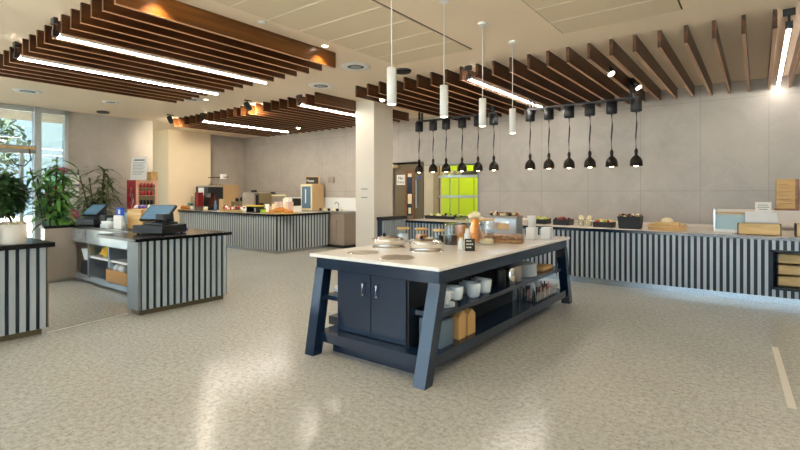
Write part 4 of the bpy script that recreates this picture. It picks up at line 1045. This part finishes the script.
MB().box(-.05, -.01, -.236, -.232, .2, .6).build('inside_light', 'china', co)
cg = thing('chalk_board', 'small framed chalkboard reading Nuts on top of the tan fridge', 'sign', (-10.08, 9.2, 1.72), .45)
MB().box(-.19, .19, -.01, .01, 0, .2).build('board', 'slate', cg)
MB().box(-.2, -.185, -.015, .012, -.0, .21).box(.185, .21, -.015, .012, 0, .21).box(-.2, .2, -.015, .012, .2, .215).box(-.2, .2, -.015, .012, 0, .012).build('frame', 'oak', cg)
text_mesh('Nuts', .11, 'chalk', cg, (-.06, -.0125, .095), (PI/2, 0, 0))
tag(MB().box(-9.92, -9.7, 9.66, 9.69, 1.76, 1.94).build('wall_plate', 'steelm'), 'grey square plate on the wall right of the chalkboard', 'plate')
# sockets on column
so = tag(MB().box(-6.36, -6.2, 7.108, 7.12, 1.55, 1.57).box(-6.36, -6.2, 7.108, 7.12, 1.38, 1.4).build('column_label', 'alud'), 'two thin grey plates on the front of the column', 'plate')

# pale thin strips lying flush on the floor
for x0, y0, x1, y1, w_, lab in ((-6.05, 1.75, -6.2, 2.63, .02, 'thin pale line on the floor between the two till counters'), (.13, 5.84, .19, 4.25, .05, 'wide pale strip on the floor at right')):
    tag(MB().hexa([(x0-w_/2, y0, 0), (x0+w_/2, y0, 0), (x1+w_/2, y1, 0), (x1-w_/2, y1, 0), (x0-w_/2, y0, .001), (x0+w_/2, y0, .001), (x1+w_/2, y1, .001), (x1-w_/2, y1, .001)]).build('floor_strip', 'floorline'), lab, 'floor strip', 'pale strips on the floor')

# ------------------------------------------------------------------ light
wd = bpy.data.worlds.new('sky'); scn.world = wd; wd.use_nodes = True
bg = wd.node_tree.nodes['Background']; bg.inputs['Color'].default_value = (.62, .82, 1.0, 1); bg.inputs['Strength'].default_value = 3.0
sl = bpy.data.lights.new('sun', 'SUN'); sl.energy = 80; sl.color = (1, .96, .89); sl.angle = .01
so_ = bpy.data.objects.new('sun', sl); COL.objects.link(so_); so_.rotation_euler = (math.radians(-32), math.radians(14), 0)
def portal(loc, rot, sx, sy):
    l = bpy.data.lights.new('portal', 'AREA'); l.shape = 'RECTANGLE'; l.size = sx; l.size_y = sy; l.cycles.is_portal = True
    o = bpy.data.objects.new('portal', l); COL.objects.link(o); o.location = loc; o.rotation_euler = rot
portal((-4.35, -3.9, 1.67), (PI/2, 0, PI), 16.4, 3.2)
portal((-12.5, 0, 1.67), (PI/2, 0, -PI/2), 7.9, 3.2)

# ------------------------------------------------------------------ camera
cam = bpy.data.cameras.new('camera'); co_ = bpy.data.objects.new('camera', cam); COL.objects.link(co_)
cam.sensor_width = 36; cam.lens = 473/800*36; cam.shift_y = -33/800; cam.clip_start = .05
co_.location = (0, 0, 1.5); co_.rotation_euler = (PI/2, 0, math.atan2(358, 473))
scn.camera = co_
scn.view_settings.view_transform = 'Standard'; scn.view_settings.look = 'None'; scn.view_settings.gamma = 1; scn.view_settings.use_curve_mapping = False
scn.view_settings.exposure = 0.74
scn.cycles.use_denoising = True
scn.cycles.max_bounces = 8; scn.cycles.transparent_max_bounces = 12; scn.cycles.sample_clamp_indirect = 6
